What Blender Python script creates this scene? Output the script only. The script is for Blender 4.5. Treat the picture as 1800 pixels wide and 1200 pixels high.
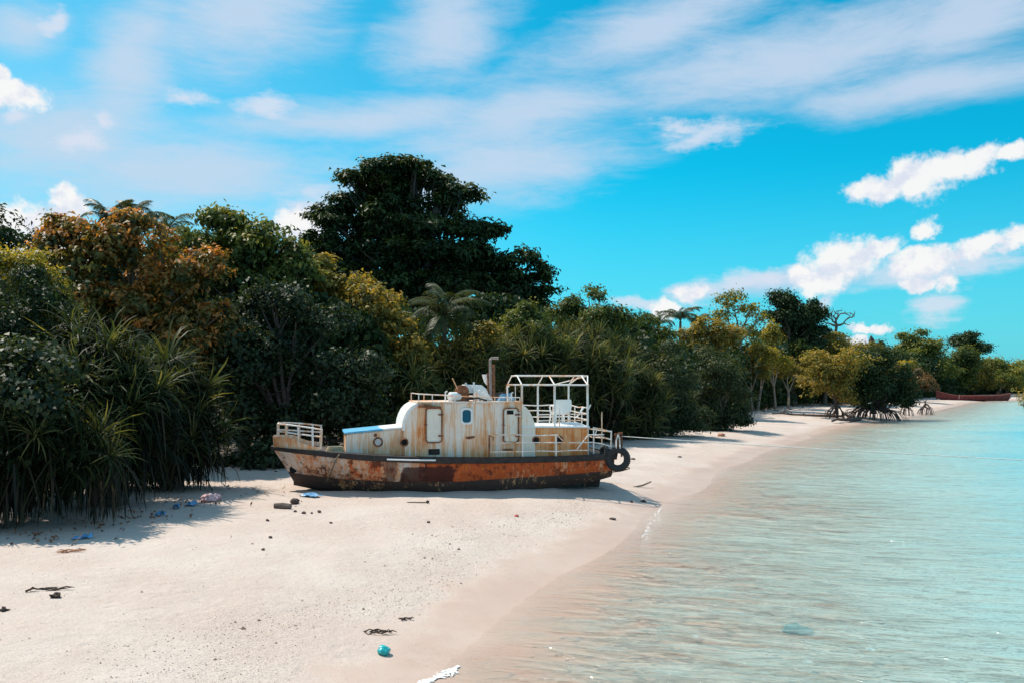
import bpy, bmesh, math, random
import numpy as np
from mathutils import Vector, Matrix

for o in list(bpy.data.objects):
    bpy.data.objects.remove(o)
S = bpy.context.scene
COL = S.collection
R = math.radians
rng = np.random.default_rng(7)
random.seed(7)

# ------------------------------------------------------------------ camera
H, HOR, F = 4.0, 670.0, 1500.0          # eye height, horizon row and focal length (photo pixels)
cd = bpy.data.cameras.new('camera')
cam = bpy.data.objects.new('camera', cd)
COL.objects.link(cam)
cam.location = (0, 0, H)
cam.rotation_euler = (R(90), 0, 0)
cd.sensor_width = 36.0
cd.lens = F / 1800 * 36
cd.shift_y = (HOR - 600) / 1800
cd.clip_start, cd.clip_end = 0.1, 6000
S.camera = cam

# ------------------------------------------------------------------ light
SUN_AZ, SUN_EL = -56.0, 57.0            # azimuth from +Y towards +X, elevation
def sun_vec():
    a, e = R(SUN_AZ), R(SUN_EL)
    return Vector((math.sin(a) * math.cos(e), math.cos(a) * math.cos(e), math.sin(e)))
ld = bpy.data.lights.new('sun', 'SUN')
ld.energy = 5.0
ld.angle = R(0.5)
ld.color = (1.0, 0.92, 0.80)
sun = bpy.data.objects.new('sun', ld)
COL.objects.link(sun)
sun.location = (-40, 40, 60)
sun.rotation_euler = (-sun_vec()).to_track_quat('-Z', 'Y').to_euler()
S.view_settings.view_transform = 'Standard'
S.view_settings.look = 'None'
S.view_settings.exposure = 0.0
S.view_settings.gamma = 1.0
S.render.engine = 'CYCLES'
S.cycles.max_bounces = 8
S.cycles.diffuse_bounces = 3
S.cycles.glossy_bounces = 2
S.cycles.transparent_max_bounces = 8
S.cycles.caustics_reflective = False
S.cycles.caustics_refractive = False
S.cycles.sample_clamp_indirect = 6

# node helper -----------------------------------------------------------
class NT:
    def __init__(s, tree):
        s.t = tree
        tree.nodes.clear()
    def n(s, typ, ins=None, **props):
        nd = s.t.nodes.new(typ)
        for k, v in props.items():
            setattr(nd, k, v)
        for k, v in (ins or {}).items():
            s.put(nd.inputs[k], v)
        return nd
    def put(s, sock, v):
        if isinstance(v, bpy.types.NodeSocket):
            s.t.links.new(v, sock)
        elif isinstance(v, bpy.types.Node):
            s.t.links.new(v.outputs[0], sock)
        else:
            sock.default_value = v
    def m(s, op, a, b=None, c=None, clamp=False):
        ins = {0: a}
        if b is not None: ins[1] = b
        if c is not None: ins[2] = c
        return s.n('ShaderNodeMath', ins, operation=op, use_clamp=clamp).outputs[0]
    def mix(s, f, a, b, mode='MIX'):
        nd = s.n('ShaderNodeMix', data_type='RGBA', blend_type=mode)
        s.put(nd.inputs[0], f)
        for sock, v in ((nd.inputs[6], a), (nd.inputs[7], b)):
            if isinstance(v, (tuple, list)) and len(v) == 3: v = (*v, 1)
            s.put(sock, v)
        return nd.outputs[2]
    def noise(s, vec, scale, detail=4, rough=0.55, dist=0.0):
        nd = s.n('ShaderNodeTexNoise', {'Scale': scale, 'Detail': detail, 'Roughness': rough, 'Distortion': dist})
        if vec is not None: s.put(nd.inputs['Vector'], vec)
        return nd.outputs[0]
    def mapping(s, vec, loc=(0, 0, 0), rot=(0, 0, 0), scale=(1, 1, 1), typ='POINT'):
        return s.n('ShaderNodeMapping', {0: vec, 1: loc, 2: rot, 3: scale}, vector_type=typ).outputs[0]
    def smooth(s, v, lo, hi):
        nd = s.n('ShaderNodeMapRange', {0: v, 1: lo, 2: hi, 3: 0.0, 4: 1.0}, interpolation_type='SMOOTHSTEP')
        return nd.outputs[0]
    def lin(s, v, lo, hi, a=0.0, b=1.0):
        return s.n('ShaderNodeMapRange', {0: v, 1: lo, 2: hi, 3: a, 4: b}).outputs[0]
    def ramp(s, v, pts, interp='LINEAR'):
        nd = s.n('ShaderNodeValToRGB', {0: v})
        nd.color_ramp.interpolation = interp
        el = nd.color_ramp.elements
        while len(el) < len(pts): el.new(0.5)
        for e, (p, c) in zip(el, pts):
            e.position = p
            e.color = (*c, 1) if len(c) == 3 else c
        return nd.outputs[0]

# ------------------------------------------------------------------ sky
def build_sky():
    w = bpy.data.worlds.new('World')
    S.world = w
    w.use_nodes = True
    T = NT(w.node_tree)
    STR = 0.10
    sky = T.n('ShaderNodeTexSky', sky_type='NISHITA')
    sky.sun_disc = False
    sky.sun_elevation = R(SUN_EL)
    sky.sun_rotation = R(SUN_AZ)
    sky.air_density, sky.dust_density, sky.ozone_density = 1.0, 0.6, 2.0
    base = T.mix(1.0, sky.outputs[0], (0.02, 1.42, 1.50), 'MULTIPLY')
    tc = T.n('ShaderNodeTexCoord')
    d = tc.outputs['Generated']
    sx = T.n('ShaderNodeSeparateXYZ', {0: d})
    az = T.m('ARCTAN2', sx.outputs[0], sx.outputs[1])
    el = T.m('ARCSINE', sx.outputs[2])
    P = T.n('ShaderNodeCombineXYZ', {0: az, 1: el, 2: 0.0}).outputs[0]     # azimuth / elevation of a direction
    def ae(px, py):
        v = Vector(((px - 900) / F, 1, (HOR - py) / F)).normalized()
        return math.atan2(v.x, v.y), math.asin(v.z)
    def field(lst, warp):
        cur = None
        for (px, py, rx, ry, rot) in lst:
            a, e = ae(px, py)
            a1, _ = ae(px + 1, py)
            k = (a1 - a)
            _, e1 = ae(px, py - 1)
            ke = (e1 - e)
            mp = T.mapping(warp, (a, e, 0), (0, 0, R(rot)), (rx * k, ry * ke, 1), 'TEXTURE')
            ln = T.n('ShaderNodeVectorMath', {0: mp}, operation='LENGTH').outputs['Value']
            v = T.m('SUBTRACT', 1.0, ln)
            cur = v if cur is None else T.m('SMOOTH_MAX', cur, v, 0.15)
        return cur
    # the high thin cloud sheet: streaks of a flat layer overhead
    wz = T.n('ShaderNodeTexNoise', {'Vector': P, 'Scale': 5.0, 'Detail': 3.0}).outputs['Color']
    wv = T.n('ShaderNodeVectorMath', {0: wz, 1: (0.5, 0.5, 0.5)}, operation='SUBTRACT').outputs[0]
    Pw = T.n('ShaderNodeVectorMath', {0: wv, 1: (0.05, 0.035, 0), 2: P}, operation='MULTIPLY_ADD').outputs[0]
    cir = field([(1380, 105, 520, 100, 5), (1640, 150, 330, 55, 1), (1130, 60, 330, 70, 14), (930, 200, 330, 90, 14),
                 (880, 300, 290, 85, 10), (240, 110, 95, 260, -22), (420, 20, 260, 120, 20), (330, 310, 420, 90, 6),
                 (760, 330, 330, 80, 8), (100, 250, 260, 110, 10), (780, 60, 130, 120, 20),
                 (1700, 40, 200, 90, 20), (1390, 500, 240, 22, 3), (60, 60, 110, 60, 10), (640, 215, 340, 50, 8),
                 (-500, 100, 500, 300, 20), (2500, 300, 500, 200, 0)], Pw)
    st = T.mapping(Pw, (0, 0, 0), (0, 0, R(-9)), (2.6, 13.0, 1))
    n1 = T.noise(st, 1.7, 9, 0.66, 0.45)
    st2 = T.mapping(Pw, (3, 1, 0), (0, 0, R(-28)), (5.0, 18.0, 1))
    n2 = T.noise(st2, 2.2, 9, 0.70, 0.3)
    str_ = T.m('ADD', T.m('MULTIPLY', n1, 0.58), T.m('MULTIPLY', n2, 0.42))
    cf = T.m('ADD', T.m('MULTIPLY', cir, 0.9), T.m('MULTIPLY', T.m('SUBTRACT', str_, 0.5), 1.9))
    cfac = T.m('MULTIPLY', T.smooth(cf, -0.20, 0.85), 0.86)
    # far hemisphere gets the same kind of streaks without named banks
    back = T.smooth(sx.outputs[1], 0.55, 0.2)
    over = T.m('MULTIPLY', T.smooth(str_, 0.38, 0.62), 0.75)
    up = T.smooth(sx.outputs[2], 0.40, 0.6)
    oth = T.m('MAXIMUM', back, up)
    cfac = T.m('ADD', T.m('MULTIPLY', cfac, T.m('SUBTRACT', 1.0, oth)), T.m('MULTIPLY', over, oth))
    col = T.mix(cfac, base, (5.9, 7.0, 8.6))
    # pale air low over the sea and towards the sun
    low = T.m('MULTIPLY', T.smooth(sx.outputs[2], 0.25, -0.02), 0.62)
    col = T.mix(low, col, (2.4, 6.0, 8.5))
    veil = T.m('MULTIPLY', T.m('MULTIPLY', T.smooth(az, 0.15, -0.75), T.smooth(sx.outputs[2], 0.62, 0.1)), 0.55)
    col = T.mix(veil, col, (5.2, 6.9, 8.3))
    # heap clouds
    wz2 = T.n('ShaderNodeTexNoise', {'Vector': P, 'Scale': 26.0, 'Detail': 6.0, 'Roughness': 0.6}).outputs['Color']
    wv2 = T.n('ShaderNodeVectorMath', {0: wz2, 1: (0.5, 0.5, 0.5)}, operation='SUBTRACT').outputs[0]
    Pc = T.n('ShaderNodeVectorMath', {0: wv2, 1: (0.045, 0.035, 0), 2: P}, operation='MULTIPLY_ADD').outputs[0]
    heaps = [(1550, 338, 66, 34, 0), (1600, 320, 60, 52, 0), (1655, 300, 55, 40, 10), (1725, 283, 60, 30, 12), (1785, 270, 50, 20, 5),
             (1480, 458, 72, 46, 10), (1435, 492, 50, 30, 0), (1545, 440, 60, 26, 20), (1630, 405, 28, 18, 30),
             (1625, 455, 75, 32, 8), (1725, 432, 62, 28, 12), (1790, 415, 50, 26, 15), (1610, 495, 40, 18, 0), (1660, 498, 36, 18, 0),
             (1215, 517, 36, 17, 15), (1168, 538, 36, 20, 0), (1532, 577, 50, 10, 0), (1515, 600, 26, 14, 0),
             (28, 165, 66, 32, 0), (0, 130, 30, 24, 0), (125, 365, 52, 38, 0), (40, 392, 90, 40, 0), (100, 425, 120, 40, 0), (525, 400, 60, 34, 0),
             (-260, 330, 160, 60, 0), (-520, 200, 120, 60, 0), (2050, 380, 150, 50, 0), (2300, 500, 180, 50, 0)]
    hf = field(heaps, Pc)
    hn = T.noise(P, 36, 9, 0.66)
    hd = T.m('ADD', hf, T.m('MULTIPLY', T.m('SUBTRACT', hn, 0.5), 1.5))
    hfac = T.m('MULTIPLY', T.smooth(hd, -0.04, 0.48), 0.96)
    wisps = [(1240, 240, 120, 30, 8), (1200, 225, 90, 20, -10), (145, 245, 60, 34, 10), (190, 215, 30, 26, 40), (1350, 488, 160, 20, 4),
             (1640, 475, 220, 38, 4), (90, 40, 26, 34, -20), (1440, 540, 60, 24, 60), (1640, 540, 70, 40, 0), (1120, 532, 90, 14, 0),
             (560, 380, 90, 60, 0), (330, 175, 60, 24, 0), (30, 210, 40, 20, 20), (472, 190, 66, 44, -8), (465, 192, 40, 30, -8), (1225, 515, 70, 30, 10)]
    wf = field(wisps, Pc)
    wst = T.noise(T.mapping(P, (0, 0, 0), (0, 0, R(-12)), (16, 60, 1)), 1.0, 6, 0.65)
    wd = T.m('ADD', wf, T.m('MULTIPLY', T.m('SUBTRACT', wst, 0.5), 1.8))
    wfac = T.m('MULTIPLY', T.smooth(wd, 0.0, 0.9), 0.8)
    col = T.mix(wfac, col, (7.2, 7.7, 8.9))
    up1 = T.noise(T.mapping(P, (-0.006, 0.010, 0)), 24, 5, 0.6)
    up0 = T.noise(P, 24, 5, 0.6)
    under = T.smooth(T.m('ADD', T.m('SUBTRACT', up1, up0), T.m('MULTIPLY', T.m('SUBTRACT', hf, 0.25), -0.10)), -0.06, 0.14)
    hc = T.mix(under, (9.6, 9.5, 9.4), (7.4, 7.8, 8.9))
    col = T.mix(hfac, col, hc)
    bg = T.n('ShaderNodeBackground', {0: col, 1: STR})
    T.n('ShaderNodeOutputWorld', {0: bg})
build_sky()

# ------------------------------------------------------------------ mesh helpers
def tag(o, label=None, cat=None, group=None, kind=None):
    if label: o['label'] = label
    if cat: o['category'] = cat
    if group: o['group'] = group
    if kind: o['kind'] = kind
    return o
def empty(name, loc, rz=0.0):
    o = bpy.data.objects.new(name, None)
    o.empty_display_size = 0.3
    o.location = loc
    o.rotation_euler = (0, 0, rz)
    COL.objects.link(o)
    return o
def thing(name, label, cat, loc=(0, 0, 0), rz=0.0, group=None):
    return tag(empty(name, loc, rz), label, cat, group)
def link(name, me, parent=None, loc=None):
    o = bpy.data.objects.new(name, me)
    COL.objects.link(o)
    if parent: o.parent = parent
    if loc is not None: o.location = loc
    return o
def np_mesh(name, V, Fc, mat, attrs=None, smooth=False):
    """V (n,3) floats, Fc (m,k) ints, k constant; attrs: name -> per-vertex float"""
    me = bpy.data.meshes.new(name)
    V = np.ascontiguousarray(V, np.float32); Fc = np.ascontiguousarray(Fc, np.int32)
    m, k = Fc.shape
    me.vertices.add(len(V)); me.vertices.foreach_set('co', V.ravel())
    me.loops.add(m * k); me.loops.foreach_set('vertex_index', Fc.ravel())
    me.polygons.add(m); me.polygons.foreach_set('loop_start', np.arange(m, dtype=np.int32) * k)
    if smooth: me.polygons.foreach_set('use_smooth', np.ones(m, bool))
    me.update(calc_edges=True)
    for an, av in (attrs or {}).items():
        a = me.attributes.new(an, 'FLOAT', 'POINT')
        a.data.foreach_set('value', np.ascontiguousarray(av, np.float32))
    if mat: me.materials.append(mat)
    return me

class MB:
    def __init__(s): s.v = []; s.f = []
    def add(s, vs, fs):
        b = len(s.v)
        s.v += [tuple(map(float, p)) for p in vs]
        s.f += [tuple(b + i for i in f) for f in fs]
        return s
    def box(s, c, sz, rot=None):
        x, y, z = (q / 2 for q in sz)
        vs = [Vector((a * x, b * y, e * z)) for a in (-1, 1) for b in (-1, 1) for e in (-1, 1)]
        if rot is not None: vs = [rot @ p for p in vs]
        return s.add([p + Vector(c) for p in vs], [(0, 1, 3, 2), (4, 6, 7, 5), (0, 4, 5, 1), (2, 3, 7, 6), (0, 2, 6, 4), (1, 5, 7, 3)])
    def tube(s, pts, r, n=7, cap=True):
        pts = [Vector(p) for p in pts]
        rs = r if isinstance(r, (list, tuple, np.ndarray)) else [r] * len(pts)
        b = len(s.v); up = Vector((0.13, 0.27, 1)).normalized(); N = None
        for i, p in enumerate(pts):
            t = (pts[min(i + 1, len(pts) - 1)] - pts[max(i - 1, 0)])
            if t.length < 1e-9: t = Vector((0, 0, 1))
            t.normalize()
            if N is None:
                N = t.cross(up)
                if N.length < 0.05: N = t.cross(Vector((1, 0, 0)))
            N = (N - t * N.dot(t)).normalized(); B = t.cross(N)
            for k in range(n):
                a = 2 * math.pi * k / n
                s.v.append(tuple(p + (N * math.cos(a) + B * math.sin(a)) * rs[i]))
        for i in range(len(pts) - 1):
            for k in range(n):
                a, c = b + i * n + k, b + i * n + (k + 1) % n
                s.f.append((a, c, c + n, a + n))
        if cap:
            s.f.append(tuple(b + k for k in reversed(range(n))))
            s.f.append(tuple(b + (len(pts) - 1) * n + k for k in range(n)))
        return s
    def prism(s, prof, v0, v1):
        """profile [(x,z)...] swept along local y from v0 to v1"""
        n = len(prof)
        vs = [(x, v0, z) for x, z in prof] + [(x, v1, z) for x, z in prof]
        return s.add(vs, [tuple(range(n)), tuple(range(2 * n - 1, n - 1, -1))] + [(i, i + n, (i + 1) % n + n, (i + 1) % n) for i in range(n)])
    def ring(s, outer, inner, v0, v1):
        """frame between two profiles with equal point count"""
        n = len(outer)
        vs = [(x, v0, z) for x, z in outer] + [(x, v0, z) for x, z in inner] + [(x, v1, z) for x, z in outer] + [(x, v1, z) for x, z in inner]
        fs = []
        for i in range(n):
            j = (i + 1) % n
            fs += [(i, j, j + n, i + n), (i, i + 2 * n, j + 2 * n, j), (i + n, j + n, j + 3 * n, i + 3 * n), (i + 2 * n, i + 3 * n, j + 3 * n, j + 2 * n)]
        return s.add(vs, fs)
    def lathe(s, prof, c, axis='y', n=20):
        """prof [(r, h)...] revolved round an axis through c"""
        c = Vector(c); b = len(s.v)
        for r, h in prof:
            for k in range(n):
                a = 2 * math.pi * k / n
                p = (r * math.cos(a), h, r * math.sin(a)) if axis == 'y' else ((r * math.cos(a), r * math.sin(a), h) if axis == 'z' else (h, r * math.cos(a), r * math.sin(a)))
                s.v.append(tuple(c + Vector(p)))
        for i in range(len(prof) - 1):
            for k in range(n):
                s.f.append((b + i * n + k, b + i * n + (k + 1) % n, b + (i + 1) * n + (k + 1) % n, b + (i + 1) * n + k))
        return s
    def build(s, name, mat, parent=None, smooth=True, angle=38, loc=None, bevel=0.0):
        me = bpy.data.meshes.new(name)
        me.from_pydata(s.v, [], s.f)
        bm = bmesh.new(); bm.from_mesh(me)
        bmesh.ops.recalc_face_normals(bm, faces=bm.faces)
        if bevel > 0:
            es = [e for e in bm.edges if len(e.link_faces) == 2 and e.calc_face_angle(0) > 0.6]
            bmesh.ops.bevel(bm, geom=es, offset=bevel, segments=2, affect='EDGES', clamp_overlap=True)
        bm.to_mesh(me); bm.free()
        if smooth:
            me.polygons.foreach_set('use_smooth', np.ones(len(me.polygons), bool))
            me.set_sharp_from_angle(angle=R(angle))
        me.materials.append(mat)
        return link(name, me, parent, loc)

def rrect(x0, x1, z0, z1, r, n=4):
    pts = []
    for cx, cz, a0 in ((x1 - r, z0 + r, -90), (x1 - r, z1 - r, 0), (x0 + r, z1 - r, 90), (x0 + r, z0 + r, 180)):
        for k in range(n + 1):
            a = R(a0 + 90 * k / n)
            pts.append((cx + r * math.cos(a), cz + r * math.sin(a)))
    return pts

# ------------------------------------------------------------------ terrain function
SHORE = np.array([(-60, -160), (-24, -60), (-9, -14), (-4.6, 2), (-2.4, 8.0), (-1.5, 10.75), (-0.75, 12.9), (0.75, 17.7), (3.3, 23.2), (4.9, 27.4), (8.0, 35.2),
                  (13.0, 46.3), (19.2, 57.5), (28.0, 73.8), (35.2, 83.8), (45.5, 97.5), (58, 117), (87, 163), (116, 193), (152, 222),
                  (260, 290), (600, 430), (1600, 800)], float)
def shore_dist(X, Y):
    """signed distance to the waterline, positive on land"""
    X = np.asarray(X, float); Y = np.asarray(Y, float)
    best = np.full(X.shape, 1e18); sg = np.ones(X.shape)
    for a, b in zip(SHORE[:-1], SHORE[1:]):
        e = b - a
        t = np.clip(((X - a[0]) * e[0] + (Y - a[1]) * e[1]) / (e @ e), 0, 1)
        dx, dy = X - (a[0] + t * e[0]), Y - (a[1] + t * e[1])
        d2 = dx * dx + dy * dy
        cr = e[0] * (Y - a[1]) - e[1] * (X - a[0])
        upd = d2 < best
        best = np.where(upd, d2, best); sg = np.where(upd, np.sign(cr), sg)
    return np.sqrt(best) * np.where(sg == 0, 1, sg)
_wk = rng.normal(0, 1, (26, 2)); _wp = rng.uniform(0, 6.28, 26)
def wob(X, Y, scale, i0=0, n=6):
    s = 0
    for i in range(i0, i0 + n):
        s = s + np.sin((X * _wk[i, 0] + Y * _wk[i, 1]) / scale + _wp[i])
    return s / math.sqrt(n)
def terrain(X, Y):
    X = np.asarray(X, float); Y = np.asarray(Y, float)
    d = shore_dist(X, Y) + 0.35 * wob(X, Y, 2.6, 12, 6) * np.clip(80 / (np.abs(Y) + 30), 0, 1)
    land = 0.42 * (1 - np.exp(-np.maximum(d, 0) / 3.0)) + 0.011 * np.clip(d, 0, 70)
    amp = np.clip(d / 4, 0, 1)
    land = land + amp * (0.035 * wob(X, Y, 1.5) + 0.012 * wob(X, Y, 0.38, 6, 6))
    a = np.array([-7.0, 27.6]); e = np.array([10.0, 2.3]); t = np.clip(((X - a[0]) * e[0] + (Y - a[1]) * e[1]) / (e @ e), 0, 1)
    bd = np.hypot(X - a[0] - t * e[0], Y - a[1] - t * e[1])
    land = land + 0.075 * np.exp(-((bd - 1.15) / 0.55) ** 2) * (1 + 0.35 * wob(X, Y, 0.5, 5, 6))
    sea = -0.036 * np.maximum(-d, 0) - 0.028 * np.maximum(-d - 4.5, 0)
    sea = np.where(sea < -1.0, -1.0 + (sea + 1.0) * 0.25, sea)
    sea = np.maximum(sea, -5) + 0.02 * wob(X, Y, 1.7, 3, 6) * np.clip(-d / 4, 0, 1)
    return np.where(d > 0, land, sea)
def tz(x, y): return float(terrain(np.array([x]), np.array([y]))[0])
def ground(px, py):
    """where the sight line through a photo pixel meets the ground"""
    z = 0.4
    for _ in range(14):
        Y = (H - z) * F / (py - HOR); X = (px - 900) / F * Y
        z = 0.5 * z + 0.5 * max(tz(X, Y), 0.0)
    return Vector((X, Y, max(tz(X, Y), 0.0)))
def at(px, py, Y): return Vector(((px - 900) / F * Y, Y, H + (HOR - py) / F * Y))

# ------------------------------------------------------------------ ground and water
def sand_mat():
    m = bpy.data.materials.new('coral_sand'); m.use_nodes = True
    T = NT(m.node_tree)
    P = T.n('ShaderNodeTexCoord').outputs['Object']
    d = T.n('ShaderNodeAttribute', attribute_name='shore').outputs['Fac']
    big = T.noise(P, 0.35, 4, 0.6); mid = T.noise(P, 2.3, 5, 0.6); fine = T.noise(P, 28, 3, 0.7)
    col = T.mix(T.smooth(big, 0.35, 0.68), (0.605, 0.478, 0.412), (0.660, 0.552, 0.485))
    col = T.mix(T.m('MULTIPLY', T.smooth(mid, 0.48, 0.72), 0.35), col, (0.58, 0.45, 0.37))
    # grit: small dark and pale grains gathered in patches and tide bands
    grit = T.noise(P, 42, 2, 0.8)
    dn = T.m('ADD', d, T.m('MULTIPLY', T.m('SUBTRACT', big, 0.5), 6.0))
    band = T.m('MULTIPLY', T.smooth(dn, 0.9, 1.8), T.smooth(dn, 4.2, 2.4))
    patch = T.m('MAXIMUM', T.m('MULTIPLY', band, 0.9), T.m('MULTIPLY', T.smooth(T.noise(P, 0.55, 4, 0.65), 0.5, 0.66), 0.6))
    g = T.m('MULTIPLY', T.smooth(grit, 0.53, 0.66), patch)
    col = T.mix(T.m('MULTIPLY', g, 0.75), col, (0.22, 0.165, 0.13))
    col = T.mix(T.m('MULTIPLY', T.smooth(fine, 0.55, 0.75), 0.25), col, (0.50, 0.40, 0.33))
    fleck = T.m('MULTIPLY', T.smooth(T.noise(P, 15, 3, 0.75), 0.62, 0.70), T.smooth(T.noise(P, 0.9, 4, 0.6), 0.42, 0.62))
    col = T.mix(T.m('MULTIPLY', fleck, 0.6), col, (0.26, 0.19, 0.15))
    # wet sand next to the water
    wet = T.smooth(T.m('ADD', d, T.m('MULTIPLY', T.m('SUBTRACT', T.noise(P, 0.8, 4, 0.6), 0.5), 2.2)), 1.7, 0.5)
    col = T.mix(wet, col, T.mix(1.0, col, (0.92, 0.82, 0.765), 'MULTIPLY'))
    soil = T.smooth(d, 19, 26)
    col = T.mix(T.m('MULTIPLY', soil, 0.85), col, (0.10, 0.075, 0.05))
    col = T.mix(T.smooth(d, 0.1, -1.2), col, T.mix(1.0, col, (0.95, 0.87, 0.79), "MULTIPLY"))      # soaked sand under the water
    rough = T.lin(wet, 0, 1, 0.95, 0.42)
    # ripple and footprint relief
    vor = T.n('ShaderNodeTexVoronoi', {'Vector': T.mapping(P, scale=(1, 1, 0.2)), 'Scale': 2.4, 'Randomness': 1.0}, feature='SMOOTH_F1').outputs['Distance']
    hgt = T.m('ADD', T.m('MULTIPLY', T.noise(P, 5.5, 6, 0.65), 0.10), T.m('MULTIPLY', fine, 0.012))
    hgt = T.m('ADD', hgt, T.m('MULTIPLY', T.m('MULTIPLY', T.smooth(vor, 0.0, 0.30), T.smooth(T.noise(P, 0.45, 3, 0.5), 0.45, 0.6)), 0.05))
    hgt = T.m('ADD', hgt, T.m('MULTIPLY', T.smooth(grit, 0.5, 0.7), 0.012))
    dry = T.m('SUBTRACT', 1.0, T.m('MULTIPLY', wet, 0.85))
    bp = T.n('ShaderNodeBump', {'Strength': dry, 'Distance': 0.45, 'Height': hgt})
    b = T.n('ShaderNodeBsdfPrincipled', {'Base Color': col, 'Roughness': rough, 'Specular IOR Level': 0.25, 'Normal': bp})
    T.n('ShaderNodeOutputMaterial', {0: b})
    return m
def grid_lines(n, a, lo, hi, c):
    t0, t1 = math.asinh((lo - c) / a), math.asinh((hi - c) / a)
    return c + a * np.sinh(np.linspace(t0, t1, n))
def sheet(name, xs, ys, zf, mat, attr, kind='structure'):
    X, Y = np.meshgrid(xs, ys)
    d = shore_dist(X, Y)
    V = np.stack([X, Y, zf(X, Y, d)], -1).reshape(-1, 3)
    ny, nx = X.shape
    i = np.arange(ny * nx).reshape(ny, nx)
    Fc = np.stack([i[:-1, :-1], i[:-1, 1:], i[1:, 1:], i[1:, :-1]], -1).reshape(-1, 4)
    return V, Fc, d.ravel()
V, Fc, d = sheet('beach', grid_lines(470, 9, -1500, 1800, 0), grid_lines(470, 9, -200, 2600, 15), lambda X, Y, d: terrain(X, Y), None, None)
tag(link('beach', np_mesh('beach', V, Fc, sand_mat(), {'shore': d}, True)), 'pale coral sand beach', None, None, 'structure')

def water_mat():
    m = bpy.data.materials.new('lagoon_water'); m.use_nodes = True
    T = NT(m.node_tree)
    P = T.n('ShaderNodeTexCoord').outputs['Object']
    dep0 = T.n('ShaderNodeAttribute', attribute_name='depth').outputs['Fac']
    sh = T.n('ShaderNodeAttribute', attribute_name='offshore').outputs['Fac']
    r = T.mapping(P, rot=(0, 0, R(14)))
    w1 = T.noise(T.mapping(r, scale=(0.55, 1.9, 1)), 1.0, 5, 0.55, 0.8)
    w2 = T.noise(T.mapping(r, (4, 2, 0), (0, 0, R(-24)), (1.7, 5.2, 1)), 1.0, 4, 0.55, 0.5)
    w3 = T.noise(T.mapping(r, (1, 7, 0), (0, 0, R(20)), (7, 16, 1)), 1.0, 3, 0.5)
    crest = T.m('SUBTRACT', 1.0, T.m('MULTIPLY', T.m('ABSOLUTE', T.m('SUBTRACT', T.noise(T.mapping(r, (9, 3, 0), (0, 0, R(-10)), (0.75, 2.6, 1)), 1.0, 3, 0.5, 1.2), 0.5)), 5.0), clamp=True)
    crest = T.m('POWER', crest, 2.0)
    hgt = T.m('ADD', T.m('MULTIPLY', w1, 0.58), T.m('ADD', T.m('MULTIPLY', w2, 0.17), T.m('ADD', T.m('MULTIPLY', w3, 0.02), T.m('MULTIPLY', crest, 0.13))))
    calm = T.lin(sh, 0.0, 2.5, 0.15, 1.0)
    bp = T.n('ShaderNodeBump', {'Strength': T.m('MULTIPLY', calm, 0.9), 'Distance': 0.58, 'Height': hgt})
    # clear shallow water: colour is filtered with depth, then the lit water body itself takes over
    dep = T.m('MAXIMUM', T.m('ADD', dep0, T.m('MULTIPLY', T.m('MULTIPLY', T.m('SUBTRACT', hgt, 0.44), 0.8), T.lin(sh, 0.0, 3.0, 0.0, 1.0))), 0.0)   # crests count as thicker water, painting the ripples' light and dark streaks
    k = T.m('MULTIPLY', dep, -1.0)
    tr = T.m('POWER', 2.718, T.m('MULTIPLY', k, 0.75)); tg = T.m('POWER', 2.718, T.m('MULTIPLY', k, 0.06)); tb = T.m('POWER', 2.718, T.m('MULTIPLY', k, 0.08))
    tint = T.n('ShaderNodeCombineColor', {0: tr, 1: tg, 2: tb}).outputs[0]
    trans = T.n('ShaderNodeBsdfTransparent', {0: tint})
    cloudy = T.noise(T.mapping(P, scale=(0.10, 0.16, 1)), 1.0, 3, 0.5)
    bodyc = T.mix(T.smooth(T.m('ADD', dep, T.m('MULTIPLY', T.m('SUBTRACT', cloudy, 0.5), 0.5)), 0.2, 1.1), (0.56, 0.75, 0.70), (0.09, 0.54, 0.67))
    body = T.n('ShaderNodeBsdfDiffuse', {0: bodyc})
    op = T.m('MULTIPLY', T.m('SUBTRACT', 1.0, T.m('POWER', 2.718, T.m('MULTIPLY', k, 2.3))), 0.92)
    inner = T.n('ShaderNodeMixShader', {0: op, 1: trans, 2: body})
    gl = T.n('ShaderNodeBsdfGlossy', {'Color': (1, 1, 1, 1), 'Roughness': 0.06, 'Normal': bp})
    fr = T.n('ShaderNodeFresnel', {'IOR': 1.33, 'Normal': bp}).outputs[0]
    fr = T.m('MULTIPLY', T.m('MINIMUM', fr, 0.7), T.lin(sh, 0.0, 0.6, 0.25, 1.0))
    out = T.n('ShaderNodeMixShader', {0: fr, 1: inner, 2: gl})
    T.n('ShaderNodeOutputMaterial', {0: out})
    return m
xs, ys = grid_lines(420, 9, -300, 2400, 6), grid_lines(420, 9, -200, 2600, 18)
V, Fc, d = sheet('water', xs, ys, lambda X, Y, d: 0 * X, None, None)
tzv = terrain(V[:, 0], V[:, 1])
keep = (tzv < 0.12)
kf = keep[Fc].any(1)
Fc = Fc[kf]
used = np.unique(Fc); remap = np.zeros(len(V), int); remap[used] = np.arange(len(used))
me = np_mesh('water', V[used], remap[Fc], water_mat(), {'depth': np.maximum(-tzv[used], 0), 'offshore': np.maximum(-d[used], 0)}, True)
tag(link('water', me), 'clear turquoise lagoon water', None, None, 'structure')

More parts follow.
